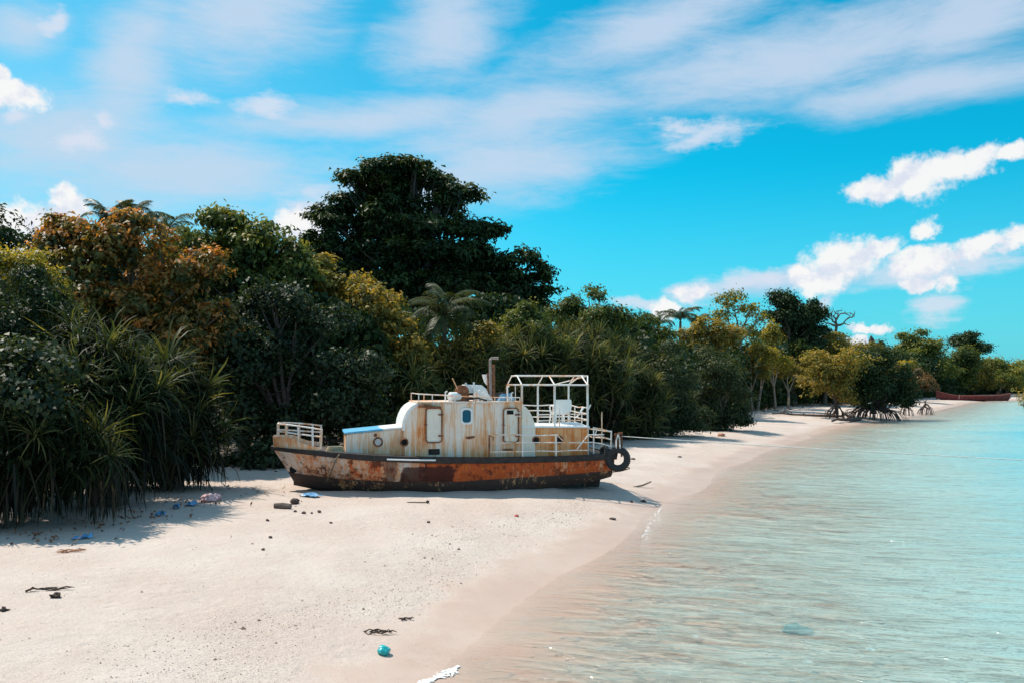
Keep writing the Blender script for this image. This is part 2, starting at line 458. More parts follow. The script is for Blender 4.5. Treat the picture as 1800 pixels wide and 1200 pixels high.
# ------------------------------------------------------------------ materials for objects
def principled(name, col, rough=0.6, metal=0.0, spec=0.4, var=0.12, scale=8.0, bump=0.0, bscale=30):
    m = bpy.data.materials.new(name); m.use_nodes = True
    T = NT(m.node_tree)
    P = T.n('ShaderNodeTexCoord').outputs['Object']
    n = T.noise(P, scale, 5, 0.6)
    c = T.mix(T.smooth(n, 0.3, 0.7), tuple(x * (1 - var) for x in col), tuple(min(1, x * (1 + var)) for x in col))
    ins = {'Base Color': c, 'Roughness': rough, 'Metallic': metal, 'Specular IOR Level': spec}
    if bump: ins['Normal'] = T.n('ShaderNodeBump', {'Strength': 0.8, 'Distance': bump, 'Height': T.noise(P, bscale, 4, 0.6)})
    b = T.n('ShaderNodeBsdfPrincipled', ins)
    T.n('ShaderNodeOutputMaterial', {0: b})
    return m
def leaf_mat(name, cols, rough=0.42, transl=0.22, spec=0.5):
    m = bpy.data.materials.new(name); m.use_nodes = True
    T = NT(m.node_tree)
    t = T.n('ShaderNodeAttribute', attribute_name='tint').outputs['Fac']
    rnd = T.n('ShaderNodeObjectInfo').outputs['Random']
    tt = T.m('ADD', t, T.m('MULTIPLY', T.m('SUBTRACT', rnd, 0.5), 0.22), clamp=True)
    c = T.ramp(tt, [(i / (len(cols) - 1), q) for i, q in enumerate(cols)])
    b = T.n('ShaderNodeBsdfPrincipled', {'Base Color': c, 'Roughness': rough, 'Specular IOR Level': spec})
    tc = T.mix(1.0, c, (1.5, 1.35, 0.5), 'MULTIPLY')
    tl = T.n('ShaderNodeBsdfTranslucent', {0: tc})
    o = T.n('ShaderNodeMixShader', {0: transl, 1: b, 2: tl})
    T.n('ShaderNodeOutputMaterial', {0: o})
    return m
def rusty(name, paint, bleed=0.5, hull=False, seed=0.0, pits=0.35, rough=0.62):
    """old paint with rust that bleeds down in runs, chips and blooms; coordinates are the boat's own"""
    m = bpy.data.materials.new(name); m.use_nodes = True
    T = NT(m.node_tree)
    P = T.n('ShaderNodeTexCoord').outputs['Object']
    Q = T.mapping(P, (seed, seed * 0.7, seed * 0.3))
    sep = T.n('ShaderNodeSeparateXYZ', {0: P})
    x, z = sep.outputs[0], sep.outputs[2]
    runs = T.noise(T.mapping(Q, scale=(7.0, 7.0, 0.55)), 1.0, 6, 0.68, 0.25)
    fineruns = T.noise(T.mapping(Q, scale=(26.0, 26.0, 1.3)), 1.0, 4, 0.6, 0.2)
    zone = T.noise(T.mapping(Q, scale=(0.85, 0.85, 0.45)), 1.0, 3, 0.55)
    blot = T.noise(Q, 3.2, 7, 0.68, 0.4)
    speck = T.noise(Q, 22.0, 4, 0.7)
    amt = T.m('ADD', T.m('MULTIPLY', runs, 1.15), T.m('ADD', T.m('MULTIPLY', fineruns, 0.55), T.m('MULTIPLY', zone, 1.0)))
    amt = T.m('SUBTRACT', amt, 0.57)                       # about 0.78 mean
    if hull:
        # bare steel from amidships to the stern, paint left on the bow
        amt = T.m('ADD', amt, T.ramp(T.lin(x, -5.4, 5.2), [(0.0, (0.05,) * 3), (0.22, (0.16,) * 3), (0.40, (0.30,) * 3), (0.62, (0.40,) * 3), (1, (0.34,) * 3)]))
        amt = T.m('SUBTRACT', amt, 0.10)
    light = T.smooth(amt, 0.92 - bleed * 0.30, 1.10 - bleed * 0.30)
    heavy = T.smooth(T.m('ADD', amt, T.m('MULTIPLY', T.m('SUBTRACT', blot, 0.5), 0.5)), 1.10 - bleed * 0.28, 1.30 - bleed * 0.28)
    dark = T.smooth(T.m('ADD', T.m('MULTIPLY', blot, 0.75), T.m('MULTIPLY', speck, 0.3)), 0.70 - pits * 0.22, 0.80 - pits * 0.22)
    pv = T.mix(T.smooth(T.noise(Q, 1.6, 4, 0.6), 0.35, 0.7), paint, tuple(q * 0.90 for q in paint))
    c = T.mix(T.m('MULTIPLY', light, 0.82), pv, (0.66, 0.30, 0.13) if hull else (0.82, 0.42, 0.19))
    c = T.mix(T.m('MULTIPLY', heavy, 0.92), c, (0.50, 0.068, 0.010) if hull else (0.68, 0.19, 0.040))
    c = T.mix(T.m('MULTIPLY', T.m('MULTIPLY', heavy, T.smooth(fineruns, 0.52, 0.62)), 0.75), c, (0.64, 0.17, 0.03) if hull else (0.76, 0.29, 0.07))
    c = T.mix(T.m('MULTIPLY', dark, 0.85), c, (0.075, 0.028, 0.018))
    if hull:
        ex = T.m('SUBTRACT', 1.0, T.m('ABSOLUTE', T.m('DIVIDE', T.m('SUBTRACT', x, -0.95), 0.88)))
        ez = T.m('SUBTRACT', 1.0, T.m('ABSOLUTE', T.m('DIVIDE', T.m('SUBTRACT', z, 0.62), 0.36)))
        pm = T.m('ADD', T.m('MINIMUM', ex, ez), T.m('MULTIPLY', T.m('SUBTRACT', blot, 0.5), 0.6))
        c = T.mix(T.m('MULTIPLY', T.smooth(pm, -0.02, 0.10), 0.92), c, (0.050, 0.017, 0.014))
        sx = T.m('SUBTRACT', 1.0, T.m('ABSOLUTE', T.m('DIVIDE', T.m('SUBTRACT', x, -2.15), 0.28)))
        sm = T.m('ADD', sx, T.m('MULTIPLY', T.m('SUBTRACT', runs, 0.5), 1.5))
        c = T.mix(T.m('MULTIPLY', T.smooth(sm, 0.2, 0.5), 0.7), c, (0.085, 0.028, 0.018))
    hgt = T.m('ADD', T.m('MULTIPLY', blot, -0.5), T.m('MULTIPLY', speck, 0.25))
    dent = T.noise(T.mapping(P, scale=(1.1, 1, 1.2)), 1.0, 2, 0.5)
    bp = T.n('ShaderNodeBump', {'Strength': 0.5, 'Distance': 0.02, 'Height': hgt})
    bp2 = T.n('ShaderNodeBump', {'Strength': 0.6, 'Distance': 0.10, 'Height': dent, 'Normal': bp})
    b = T.n('ShaderNodeBsdfPrincipled', {'Base Color': c, 'Roughness': T.lin(heavy, 0, 1, rough, 0.9), 'Specular IOR Level': 0.3, 'Normal': bp2})
    T.n('ShaderNodeOutputMaterial', {0: b})
    return m
M = {}
M['hull'] = rusty('rusty_hull_paint', (0.64, 0.56, 0.50), 0.96, True, 3.1, 0.78)
M['hull_low'] = rusty('antifouling_grime', (0.075, 0.048, 0.040), 0.12, False, 9.0, 0.60, 0.8)
M['cabin'] = rusty('streaked_white_paint', (0.92, 0.79, 0.69), 0.98, False, 1.7, 0.14)
M['bulwark'] = rusty('bulwark_paint', (0.82, 0.74, 0.64), 0.80, False, 5.2, 0.22)
M['aft'] = rusty('rusted_aft_plate', (0.86, 0.52, 0.32), 1.15, False, 7.7, 0.25)
M['trunk'] = rusty('trunk_cabin_paint', (0.92, 0.78, 0.67), 1.08, False, 2.4, 0.14)
M['door'] = rusty('door_paint', (0.90, 0.82, 0.70), 0.30, False, 4.4, 0.05)
M['white'] = principled('white_gloss_paint', (0.86, 0.85, 0.83), 0.45, var=0.05)
M['rail'] = rusty('rail_paint', (0.86, 0.82, 0.78), 0.62, False, 6.1, 0.10)
M['frame'] = rusty('canopy_paint', (0.87, 0.84, 0.80), 0.45, False, 11.3, 0.10)
M['rust'] = principled('bare_rust', (0.26, 0.10, 0.048), 0.9, var=0.55, scale=9, bump=0.006)
M['dark'] = principled('blackened_timber', (0.040, 0.032, 0.030), 0.8, var=0.35, scale=5, bump=0.01)
M['deck'] = principled('grimy_deck', (0.075, 0.055, 0.045), 0.85, var=0.4, scale=3)
M['rubber'] = principled('old_black_rubber', (0.022, 0.023, 0.025), 0.6, var=0.3, scale=12)
M['glass'] = principled('dark_blue_glass', (0.010, 0.055, 0.115), 0.08, spec=0.6, var=0.1)
M['black'] = principled('dark_opening', (0.006, 0.007, 0.009), 0.9)
M['milky'] = principled('clouded_glass', (0.62, 0.60, 0.58), 0.35)
M['rope'] = principled('pale_rope', (0.70, 0.68, 0.63), 0.9)
M['rope_brown'] = principled('brown_rope', (0.20, 0.15, 0.10), 0.95)
M['bark'] = principled('grey_brown_bark', (0.16, 0.12, 0.09), 0.9, var=0.35, scale=4, bump=0.03, bscale=9)
M['pale_bark'] = principled('pale_bark', (0.30, 0.235, 0.18), 0.9, var=0.3, scale=4, bump=0.02, bscale=9)
M['root'] = principled('mangrove_root_bark', (0.085, 0.060, 0.052), 0.85, var=0.4, scale=5, bump=0.02)
M['dead'] = principled('weathered_dead_wood', (0.15, 0.115, 0.10), 0.9, var=0.3, scale=5, bump=0.02)
def two_tone_roof():
    m = bpy.data.materials.new('blue_and_white_roof_paint'); m.use_nodes = True
    T = NT(m.node_tree)
    P = T.n('ShaderNodeTexCoord').outputs['Object']
    x = T.n('ShaderNodeSeparateXYZ', {0: P}).outputs[0]
    e = T.m('ADD', x, T.m('MULTIPLY', T.m('SUBTRACT', T.noise(P, 5, 4, 0.6), 0.5), 0.5))
    c = T.mix(T.smooth(e, -2.42, -2.32), (0.10, 0.42, 0.66), (0.84, 0.83, 0.82))
    c = T.mix(T.m('MULTIPLY', T.smooth(T.noise(P, 4.5, 6, 0.7), 0.52, 0.66), 0.5), c, (0.55, 0.66, 0.72))
    b = T.n('ShaderNodeBsdfPrincipled', {'Base Color': c, 'Roughness': 0.5})
    T.n('ShaderNodeOutputMaterial', {0: b})
    return m
M['roof2'] = two_tone_roof()

# ------------------------------------------------------------------ the stranded boat
TH = R(13.0)
EU = Vector((math.cos(TH), math.sin(TH), 0)); EV = Vector((-math.sin(TH), math.cos(TH), 0))
BO = Vector((-2.05, 28.7, 0)); BO.z = tz(BO.x, BO.y) - 0.10
def near(px, py, v):
    """boat coordinates (x along, z up) of a photo pixel on the boat's plane y = v"""
    dr = Vector(((px - 900) / F, 1, (HOR - py) / F)); C = Vector((0, 0, H))
    t = (v + (BO - C).dot(EV)) / dr.dot(EV)
    p = C + dr * t - BO
    return p.dot(EU), p.z
def N3(px, py, v): x, z = near(px, py, v); return Vector((x, v, z))
boat = thing('stranded_boat', 'rusty white and orange workboat stranded on the sand with a white cabin', 'boat', BO, TH)

def lerp_pts(pts, x):
    a = np.array(pts, float)
    return float(np.interp(x, a[:, 0], a[:, 1]))
def beam(s, k):     # half breadth along the hull, k: 0 sheer, 1 waterline, 2 bilge
    p = (2.6, 1.9, 1.6)[k]; top = (1.55, 1.44, 1.15)[k]; b0 = (0.30, 0.05, 0.04)[k]; run = (0.34, 0.42, 0.5)[k]
    q = 1 - (1 - min(s / run, 1.0)) ** p
    aft = 1 - (0.10, 0.16, 0.35)[k] * max(0, (s - 0.62) / 0.38) ** 2
    return (b0 + (top - b0) * q) * aft
SHEER = [(482, 791), (520, 796), (560, 801), (640, 809), (700, 812), (760, 814), (860, 814), (1000, 811), (1080, 807)]
WLINE = [(506, 827), (520, 831), (600, 841), (700, 846), (800, 846), (860, 842), (960, 836), (1000, 833), (1077, 826)]
BILGE = [(516, 845), (560, 856), (620, 862), (700, 866), (820, 867), (900, 864), (960, 858), (1020, 850), (1050, 844), (1074, 837)]
RAILT = [(481, 784), (520, 788), (560, 791), (640, 797), (700, 800), (760, 802), (860, 803), (1000, 800), (1082, 796)]
BULW = [(481, 766), (512, 769), (522, 772), (536, 781), (567, 787)]
def level(curve, k, s):
    px = curve[0][0] + (curve[-1][0] - curve[0][0]) * s
    b = beam(s, k)
    x, z = near(px, lerp_pts(curve, px), -b)
    return x, b, z
NS = 44
ss = [(i / NS) ** 1.25 for i in range(NS + 1)]
hl = [[level(SHEER, 0, s) for s in ss], [level(WLINE, 1, s) for s in ss], [level(BILGE, 2, s) for s in ss]]
def loft(rows_lo, rows_hi, sub=3):
    """near and far skins between two level curves, slightly rounded"""
    mb = MB()
    for sg in (-1, 1):
        vs = []; nr = len(rows_lo)
        for j in range(sub + 1):
            t = j / sub
            for a, b in zip(rows_lo, rows_hi):
                bul = 0.05 * math.sin(math.pi * t)
                vs.append((a[0] + (b[0] - a[0]) * t, sg * (a[1] + (b[1] - a[1]) * t + bul), a[2] + (b[2] - a[2]) * t))
        fs = [(j * nr + i, j * nr + i + 1, (j + 1) * nr + i + 1, (j + 1) * nr + i) for j in range(sub) for i in range(nr - 1)]
        mb.add(vs, fs)
    return mb
def cap_end(mb, pts):
    """closing strip across the boat at one end, pts from low to high on the near side"""
    n = len(pts)
    mb.add([(x, -b, z) for x, b, z in pts] + [(x, b, z) for x, b, z in pts], [(i, i + 1, n + i + 1, n + i) for i in range(n - 1)])
hull = loft(hl[1], hl[0]); cap_end(hull, [hl[1][-1], hl[0][-1]]); cap_end(hull, [hl[1][0], hl[0][0]])
hull.build('hull', M['hull'], boat, angle=50)
keel = [(x, 0.04, z - 0.12) for x, b, z in hl[2]]
low = loft(hl[2], hl[1]); cap_end(low, [keel[-1], hl[2][-1], hl[1][-1]]); cap_end(low, [keel[0], hl[2][0], hl[1][0]])
lk = loft(keel, hl[2], 1); low.add(lk.v, lk.f)
low.build('bottom', M['hull_low'], boat, angle=50)
# skeg and rudder stock below the stern
sk = MB(); a = near(1046, 846, 0); b = near(1056, 852, 0)
sk.prism([(a[0] - 0.5, a[1] + 0.25), (a[0] - 0.45, a[1] - 0.35), (a[0] + 0.1, a[1] - 0.32), (a[0] + 0.22, a[1] + 0.25)], -0.04, 0.04)
sk.build('skeg', M['hull_low'], boat)
rt = [level(RAILT, 0, s) for s in ss]
# the heavy rubbing rail
rl = MB()
for sg in (-1, 1):
    vs = []
    for (x, b, z), (x2, b2, z2) in zip(hl[0], rt):
        vs += [(x, sg * (b + 0.005), z), (x, sg * (b + 0.085), z + 0.02), (x2, sg * (b2 + 0.085), z2 - 0.02), (x2, sg * (b2 - 0.02), z2)]
    n = len(rt)
    rl.add(vs, [(4 * i + k, 4 * i + k + 1, 4 * i + 5 + k, 4 * i + 4 + k) for i in range(n - 1) for k in range(3)])
for i in (0, -1):
    (x, b, z), (x2, b2, z2) = hl[0][i], rt[i]; e = -0.085 if i == 0 else 0.085
    rl.add([(x + e, -b, z), (x + e, b, z), (x2 + e, b2, z2), (x2 + e, -b2, z2), (x2, -b2, z2), (x2, b2, z2), (x, -b, z), (x, b, z)],
           [(0, 1, 2, 3), (3, 2, 5, 4), (6, 7, 1, 0), (6, 0, 3, 4), (7, 5, 2, 1)])
rl.build('rubbing_rail', M['dark'], boat, angle=30)
dk = MB(); n = len(rt)
dk.add([(x, -b + 0.02, z - 0.03) for x, b, z in rt] + [(x, b - 0.02, z - 0.03) for x, b, z in rt], [(i, i + 1, n + i + 1, n + i) for i in range(n - 1)])
dk.build('deck', M['deck'], boat)
# loose pale strip on the rail
p0, p1 = N3(680, 806.5, -1.66), N3(766, 808.0, -1.66)
MB().tube([p0, (p0 + p1) / 2 + Vector((0, 0, -0.01)), p1], 0.028, 6).build('loose_strip', M['white'], boat)
# bow bulwark
bw = MB(); st = [s for s in ss if 481 + (1082 - 481) * s <= 570]
for sg in (-1, 1):
    vs = []
    for s in st:
        px = 481 + (1082 - 481) * s; b = beam(s, 0)
        x, z = near(px, lerp_pts(RAILT, px), -b); x2, z2 = near(px - 1.5, lerp_pts(BULW, px), -b - 0.03)
        vs += [(x, sg * (b + 0.01), z - 0.02), (x2, sg * (b + 0.05), z2), (x2, sg * (b - 0.01), z2), (x, sg * (b - 0.06), z - 0.02)]
    bw.add(vs, [(4 * i + k, 4 * i + k + 1, 4 * i + 5 + k, 4 * i + 4 + k) for i in range(len(st) - 1) for k in range(3)])
    e = 4 * (len(st) - 1); bw.add(vs[e:e + 4], [(0, 1, 2, 3)])
b = beam(0, 0); x, z = near(481, 784, -b); x2, z2 = near(479.5, 766, -b)
bw.add([(x, -b, z - 0.02), (x, b, z - 0.02), (x2, b + 0.04, z2), (x2, -b - 0.04, z2)], [(0, 1, 2, 3)])
bw.build('bulwark', M['bulwark'], boat, angle=30)
# hawse hole and painted marks on the bow
def hull_pt(px, py, off=0.012):
    s = (px - 482) / (1080 - 482.0); v = -beam(max(s, 0), 0)
    for _ in range(6):
        x, z = near(px, py, v)
        i = min(range(NS + 1), key=lambda i: abs(hl[0][i][0] - x)); j = min(range(NS + 1), key=lambda i: abs(hl[1][i][0] - x))
        t = (z - hl[1][j][2]) / (hl[0][i][2] - hl[1][j][2])
        v = -(hl[1][j][1] + (hl[0][i][1] - hl[1][j][1]) * t + 0.05 * math.sin(math.pi * min(max(t, 0), 1)))
    return Vector((x, v - off, z))
c = hull_pt(515.5, 824)
MB().lathe([(0.0, 0.0), (0.085, 0.0), (0.12, -0.015), (0.12, 0.02)], c, 'y', 14).build('hawse_hole', M['black'], boat)
for seg in ([(556, 821), (571, 822)], [(556, 821), (560, 831)], [(571, 822), (573, 834)], [(564, 822), (567, 830)], [(594, 833), (604, 835)], [(538, 818), (543, 826)], [(545, 819), (548, 822)]):
    MB().tube([hull_pt(*q, 0.004) for q in seg], 0.022, 5).build('painted_mark', M['rust'], boat)

# superstructure
VC, VT = 1.15, 0.98
def prof(pts, v): return [near(px, py, v) for px, py in pts]
tr = MB().prism(prof([(608, 806), (608, 762), (715, 751.5), (715, 806)], -VT), -VT, VT)
tr.build('trunk_cabin', M['trunk'], boat, bevel=0.03)
q = prof([(605, 762.5), (605, 759.5), (716, 748.5), (716, 751.5)], -VT - 0.03)
MB().prism(q, -VT - 0.04, VT + 0.04).build('trunk_roof', M['roof2'], boat, bevel=0.015)
cab = [(712, 806), (709.5, 752), (711, 741), (714, 731), (719, 722), (725, 715.5), (732, 711), (740, 709), (917, 708), (917, 806)]
MB().prism(prof(cab, -VC), -VC, VC).build('cabin', M['cabin'], boat, angle=30)
# bright sunlit rim of the cabin front, put into white strips
edge_o = prof([(707.5, 756), (709.0, 741), (712.5, 730), (717.5, 720.5), (724, 713.5), (731.5, 708.8), (741, 706.6)], -VC)
edge_i = prof([(711.5, 756), (713.0, 742), (716.5, 732), (721, 723.5), (727, 717), (733.5, 712.6), (741, 710.4)], -VC)
for sg in (-1, 1):
    eb = MB()
    n = len(edge_o)
    vs = [(x, sg * (VC + 0.03), z) for x, z in edge_o] + [(x, sg * (VC + 0.03), z) for x, z in edge_i] + [(x, sg * (VC - 0.05), z) for x, z in edge_o] + [(x, sg * (VC - 0.05), z) for x, z in edge_i]
    eb.add(vs, [(i, i + 1, n + i + 1, n + i) for i in range(n - 1)] + [(i, 2 * n + i, 2 * n + i + 1, i + 1) for i in range(n - 1)] + [(n + i, n + i + 1, 3 * n + i + 1, 3 * n + i) for i in range(n - 1)])
    eb.build('sunlit_front_edge', M['white'], boat)
fx = MB(); vs = [(x - 0.015, -VC + 0.05, z) for x, z in edge_o] + [(x - 0.015, VC - 0.05, z) for x, z in edge_o]; n = len(edge_o)
fx.add(vs, [(i, i + 1, n + i + 1, n + i) for i in range(n - 1)]); fx.build('front_plate', M['white'], boat)
q = prof([(733, 708.5), (733, 705.6), (919, 704.6), (919, 708)], -VC - 0.05)
MB().prism(q, -VC - 0.06, VC + 0.06).build('cabin_roof', M['cabin'], boat, bevel=0.01)
aft = prof([(917, 806), (917, 751), (1034, 751), (1034, 803)], -VC + 0.004)
x0, z0 = aft[0]; x1, z1 = aft[2]
MB().prism([(x0 + 0.002, z0), (x0 + 0.002, aft[1][1]), (x1, z1), (x1, aft[3][1])], -VC + 0.004, VC - 0.004).build('aft_house', M['aft'], boat, bevel=0.015)
q = prof([(917.5, 751), (917.5, 747.8), (1037, 748.6), (1037, 751.2)], -VC - 0.05)
MB().prism(q, -VC - 0.06, VC + 0.06).build('upper_deck', M['white'], boat, bevel=0.01)
fair = [(917.5, 711), (924, 714.5), (930, 721), (935, 730), (939, 741), (941, 752), (941, 804), (917.5, 804)]
for sg in (-1, 1):
    fp = prof(fair, -VC - 0.02)
    MB().prism(fp, sg * (VC + 0.006), sg * (VC + 0.03)).build('wing_panel', M['door'], boat)
# seam strip half way up the cabin side
a, b = N3(716, 758.5, -VC), N3(916, 757.5, -VC)
MB().tube([a, b], 0.010, 5).build('weld_seam', M['cabin'], boat)

def face_panel(name, px0, py0, px1, py1, r, th, mat, v=-VC, inset=0.0, parent=boat):
    xa, zb = near(px0, py1, v); xb, zt = near(px1, py0, v)
    p = rrect(xa, xb, zb, zt, r)
    return MB().prism(p, v - th, v + 0.01).build(name, mat, parent, bevel=min(0.01, th * 0.4)), (xa, xb, zb, zt)
def frame(name, ext, w, v0, v1, r, mat, parent):
    xa, xb, zb, zt = ext
    return MB().ring(rrect(xa - w, xb + w, zb - w, zt + w, r + w), rrect(xa, xb, zb, zt, r), v0, v1).build(name, mat, parent)
for (px0, px1, lab) in ((749.5, 775.5, 'plain white side door with rusted edges'), (885.5, 910, 'white side door with a small dark window')):
    dr, ext = face_panel('door', px0, 717.5, px1, 776, 0.09, 0.035, M['door'])
    tag(dr, lab)
    frame('door_frame', ext, 0.035, -VC - 0.075, -VC + 0.005, 0.09, M['rust'], dr)
    xa, xb, zb, zt = ext
    for hz in (0.18, 0.82):
        z = zb + (zt - zb) * hz
        MB().box((xb - 0.02, -VC - 0.055, z), (0.16, 0.04, 0.05)).build('hinge', M['rust'], dr)
    MB().tube([(xa + 0.02, -VC - 0.07, zb + 0.55), (xa - 0.04, -VC - 0.08, zb + 0.56), (xa - 0.07, -VC - 0.05, zb + 0.56)], 0.018, 6).build('handle', M['rust'], dr)
    if px0 > 800:
        xw, zw = near(890.5, 727.5, -VC); xw2, zw2 = near(902, 720.5, -VC)
        MB().prism([(xw, zw), (xw2, zw), (xw2, zw2), (xw, zw2)], -VC - 0.05, -VC - 0.02).build('door_window', M['black'], dr)
        for k in range(2):
            pz = zb + (zt - zb) * (0.88 - 0.10 * k)
            MB().tube([(xb - 0.12, -VC - 0.09, pz), (xb + 0.10, -VC - 0.09, pz)], 0.014, 6).build('bolt', M['rail'], dr)
# window
xa, zb = near(811.5, 743, -VC); xb, zt = near(828.5, 718.5, -VC)
wf = MB().ring(rrect(xa - 0.045, xb + 0.045, zb - 0.045, zt + 0.045, 0.12), rrect(xa + 0.02, xb - 0.02, zb + 0.02, zt - 0.02, 0.09), -VC - 0.045, -VC + 0.01).build('window', M['white'], boat)
MB().prism(rrect(xa, xb, zb, zt, 0.09), -VC - 0.012, -VC + 0.005).build('pane', M['glass'], wf)
# portholes
def porthole(px, py, v, r, gl, label=None):
    x, z = near(px, py, v)
    ph = MB().lathe([(r * 0.72, -0.005), (r * 0.78, -0.045), (r * 0.98, -0.05), (r * 1.08, -0.03), (r * 1.1, 0.01)], (x, v, z), 'y', 20).build('porthole', M['rust'], boat)
    if label: tag(ph, label)
    MB().lathe([(0.001, -0.012), (r * 0.75, -0.012), (r * 0.75, 0.005)], (x, v, z), 'y', 20).build('pane', gl, ph)
porthole(664.5, 776, -VT, 0.145, M['milky'], 'porthole with clouded grey glass')
porthole(710.5, 776.5, -VC + 0.0, 0.125, M['black'], 'open dark porthole')
porthole(942, 772.5, -VC - 0.03, 0.115, M['black'])
porthole(983.5, 772.5, -VC, 0.125, M['black'])
MB().lathe([(0.001, -0.03), (0.05, -0.028), (0.06, 0.0)], N3(660, 764, -VT), 'y', 12).build('vent_cap', M['rust'], boat)
# dark vent under the first door, rust hole below the window, rusty gutter above the door
vt, ext = face_panel('vent', 753, 788, 773, 798.5, 0.02, 0.03, M['dark'])
for k in range(4):
    xa, xb, zb, zt = ext; z = zb + (k + 0.6) * (zt - zb) / 4.4
    MB().box(((xa + xb) / 2, -VC - 0.04, z), (xb - xa - 0.05, 0.02, 0.018)).build('slat', M['dark'], vt)
x, z = near(826.5, 768, -VC)
MB().prism([(x - 0.16, z - 0.01), (x - 0.08, z - 0.055), (x + 0.06, z - 0.045), (x + 0.17, z + 0.01), (x + 0.12, z + 0.05), (x - 0.02, z + 0.035), (x - 0.13, z + 0.03)], -VC - 0.02, -VC + 0.01).build('rust_scar', M['rust'], boat)
MB().tube([N3(735.5, 713.5, -VC - 0.06), N3(742, 712.6, -VC - 0.08), N3(775, 715.4, -VC - 0.08)], [0.06, 0.055, 0.03], 8).build('gutter', M['rust'], boat)
# step low on the cabin near the second door
MB().box(N3(893, 789.5, -VC - 0.04), (0.32, 0.08, 0.05)).build('step', M['rust'], boat)

# railings -------------------------------------------------------------
def railing(rails, posts, r=0.022, mat=None, pr=0.024, name='railing', label=None):
    mb = MB()
    for p in rails:         # old tubes, none of them quite straight
        p = [Vector(q) for q in p]; q = [p[0]]
        for s, e in zip(p[:-1], p[1:]):
            k = max(1, int((e - s).length / 0.45))
            q += [s.lerp(e, i / k) + (Vector((0, random.gauss(0, .010), random.gauss(0, .013))) if i < k else Vector()) for i in range(1, k + 1)]
        mb.tube(q, r, 6)
    ob = mb.build(name, mat or M['rail'], boat)
    if label: tag(ob, label)
    for a, b in posts: MB().tube([a, b], pr, 6).build('post', mat or M['rail'], ob)
    return ob
# bow rail, both sides of the bow
def bow_pt(px, py, sg=-1):
    s = max(0.004, (px - 481) / 601.0); b = beam(s, 0); x, z = near(px, py, -b); return Vector((x, sg * b, z))
rails, posts = [], []
for sg in (-1, 1):
    top = [bow_pt(*q, sg) for q in ((488, 744.5), (503, 745.5), (524, 748), (548, 751.5), (565.5, 754.5))]
    mid = [bow_pt(*q, sg) for q in ((488, 757), (503, 759), (524, 762), (548, 765), (565.5, 767))]
    rails += [top, mid]
    posts += [(bow_pt(488, 744.5, sg), bow_pt(488, 770, sg)), (bow_pt(502.5, 745.5, sg), bow_pt(502.5, 770, sg)), (bow_pt(524, 748, sg), bow_pt(525, 774, sg)),
              (bow_pt(549, 752, sg), bow_pt(550, 786, sg)), (bow_pt(565.5, 753, sg), bow_pt(564, 789, sg))]
rails += [[rails[0][0], rails[2][0]], [rails[1][0], rails[3][0]]]
railing(rails, posts, 0.028, None, 0.034, label='bent white bow railing')
# cabin roof rail (near and far side and across the front)
za = near(800, 706, -VC)[1]
rails, posts = [], []
for sg in (-1, 1):
    A = [N3(px, py, -VC + 0.06) for px, py in ((736, 692), (800, 695.5), (868, 697.5), (914, 698))]
    A = [Vector((p.x, sg * (VC - 0.06), p.z)) for p in A]
    rails.append(A)
    for px in (736, 760, 800, 836, 870, 895, 914):
        x = near(px, 700, -VC + 0.06)[0]
        posts.append((Vector((x, sg * (VC - 0.06), za - 0.02)), Vector((x, sg * (VC - 0.06), float(np.interp(x, [p.x for p in A], [p.z for p in A])))) ))
rails += [[rails[0][0], rails[1][0]]]
railing(rails, posts, 0.016, None, 0.017, label='thin white railing round the cabin roof')
# side deck rail
VR = -1.50
rails = [[N3(860, 764, VR), N3(918, 763.5, VR), N3(979, 763.5, VR), N3(992, 776, VR)],
         [N3(862, 777.5, VR), N3(918, 777, VR), N3(977, 777, VR), N3(1045, 776.5, VR)],
         [N3(862, 793.5, VR), N3(918, 793, VR), N3(977, 792.5, VR), N3(1033, 790.5, VR)],
         [N3(1013, 790, VR), N3(1033, 765, VR)], [N3(1033, 763.5, VR), N3(1062, 763, VR)]]
posts = [(N3(918.5, 763, VR), N3(918.5, 803, VR)), (N3(977.5, 763, VR), N3(977.5, 803, VR))]
railing(rails, posts, 0.020, None, 0.026, label='white side deck railing with a bent end')
railing([[N3(859.5, 764, VR), N3(868, 769, VR), N3(866, 773, VR)]], [(N3(860, 764, VR), N3(860, 806, VR))], 0.02, M['rust'], 0.03, 'rusty_bollard_post', 'rusted brown post at the forward end of the side rail')
# stern rail
VS = -1.32
A = [N3(1043.5, 751, VS), N3(1058, 753.5, VS), N3(1074, 758, VS)]
B = [N3(1043.5, 764, VS), N3(1058, 767, VS), N3(1075, 772, VS)]
Cc = [N3(1043.5, 777, VS), N3(1058, 779, VS), N3(1075, 785, VS)]
far = lambda L: [Vector((p.x - 0.25, 1.25, p.z)) for p in L]
rails = [A, B, Cc, far(A), far(B), far(Cc), [A[-1], far(A)[-1]], [B[-1], far(B)[-1]], [N3(1045, 765, VS), N3(1050, 753, VS)]]
posts = [(N3(1043.5, 750, VS), N3(1043.5, 797, VS)), (N3(1074.5, 756, VS), N3(1074.5, 797, VS)), (far(A)[0], far(A)[0] - Vector((0, 0, 0.85))), (far(A)[-1], far(A)[-1] - Vector((0, 0, 0.75)))]
railing(rails, posts, 0.020, None, 0.024, label='sagging white stern railing')
MB().tube([N3(1058, 723, -0.9), N3(1058, 797, -0.9)], [0.018, 0.028], 7).build('flag_pole', M['rail'], boat)
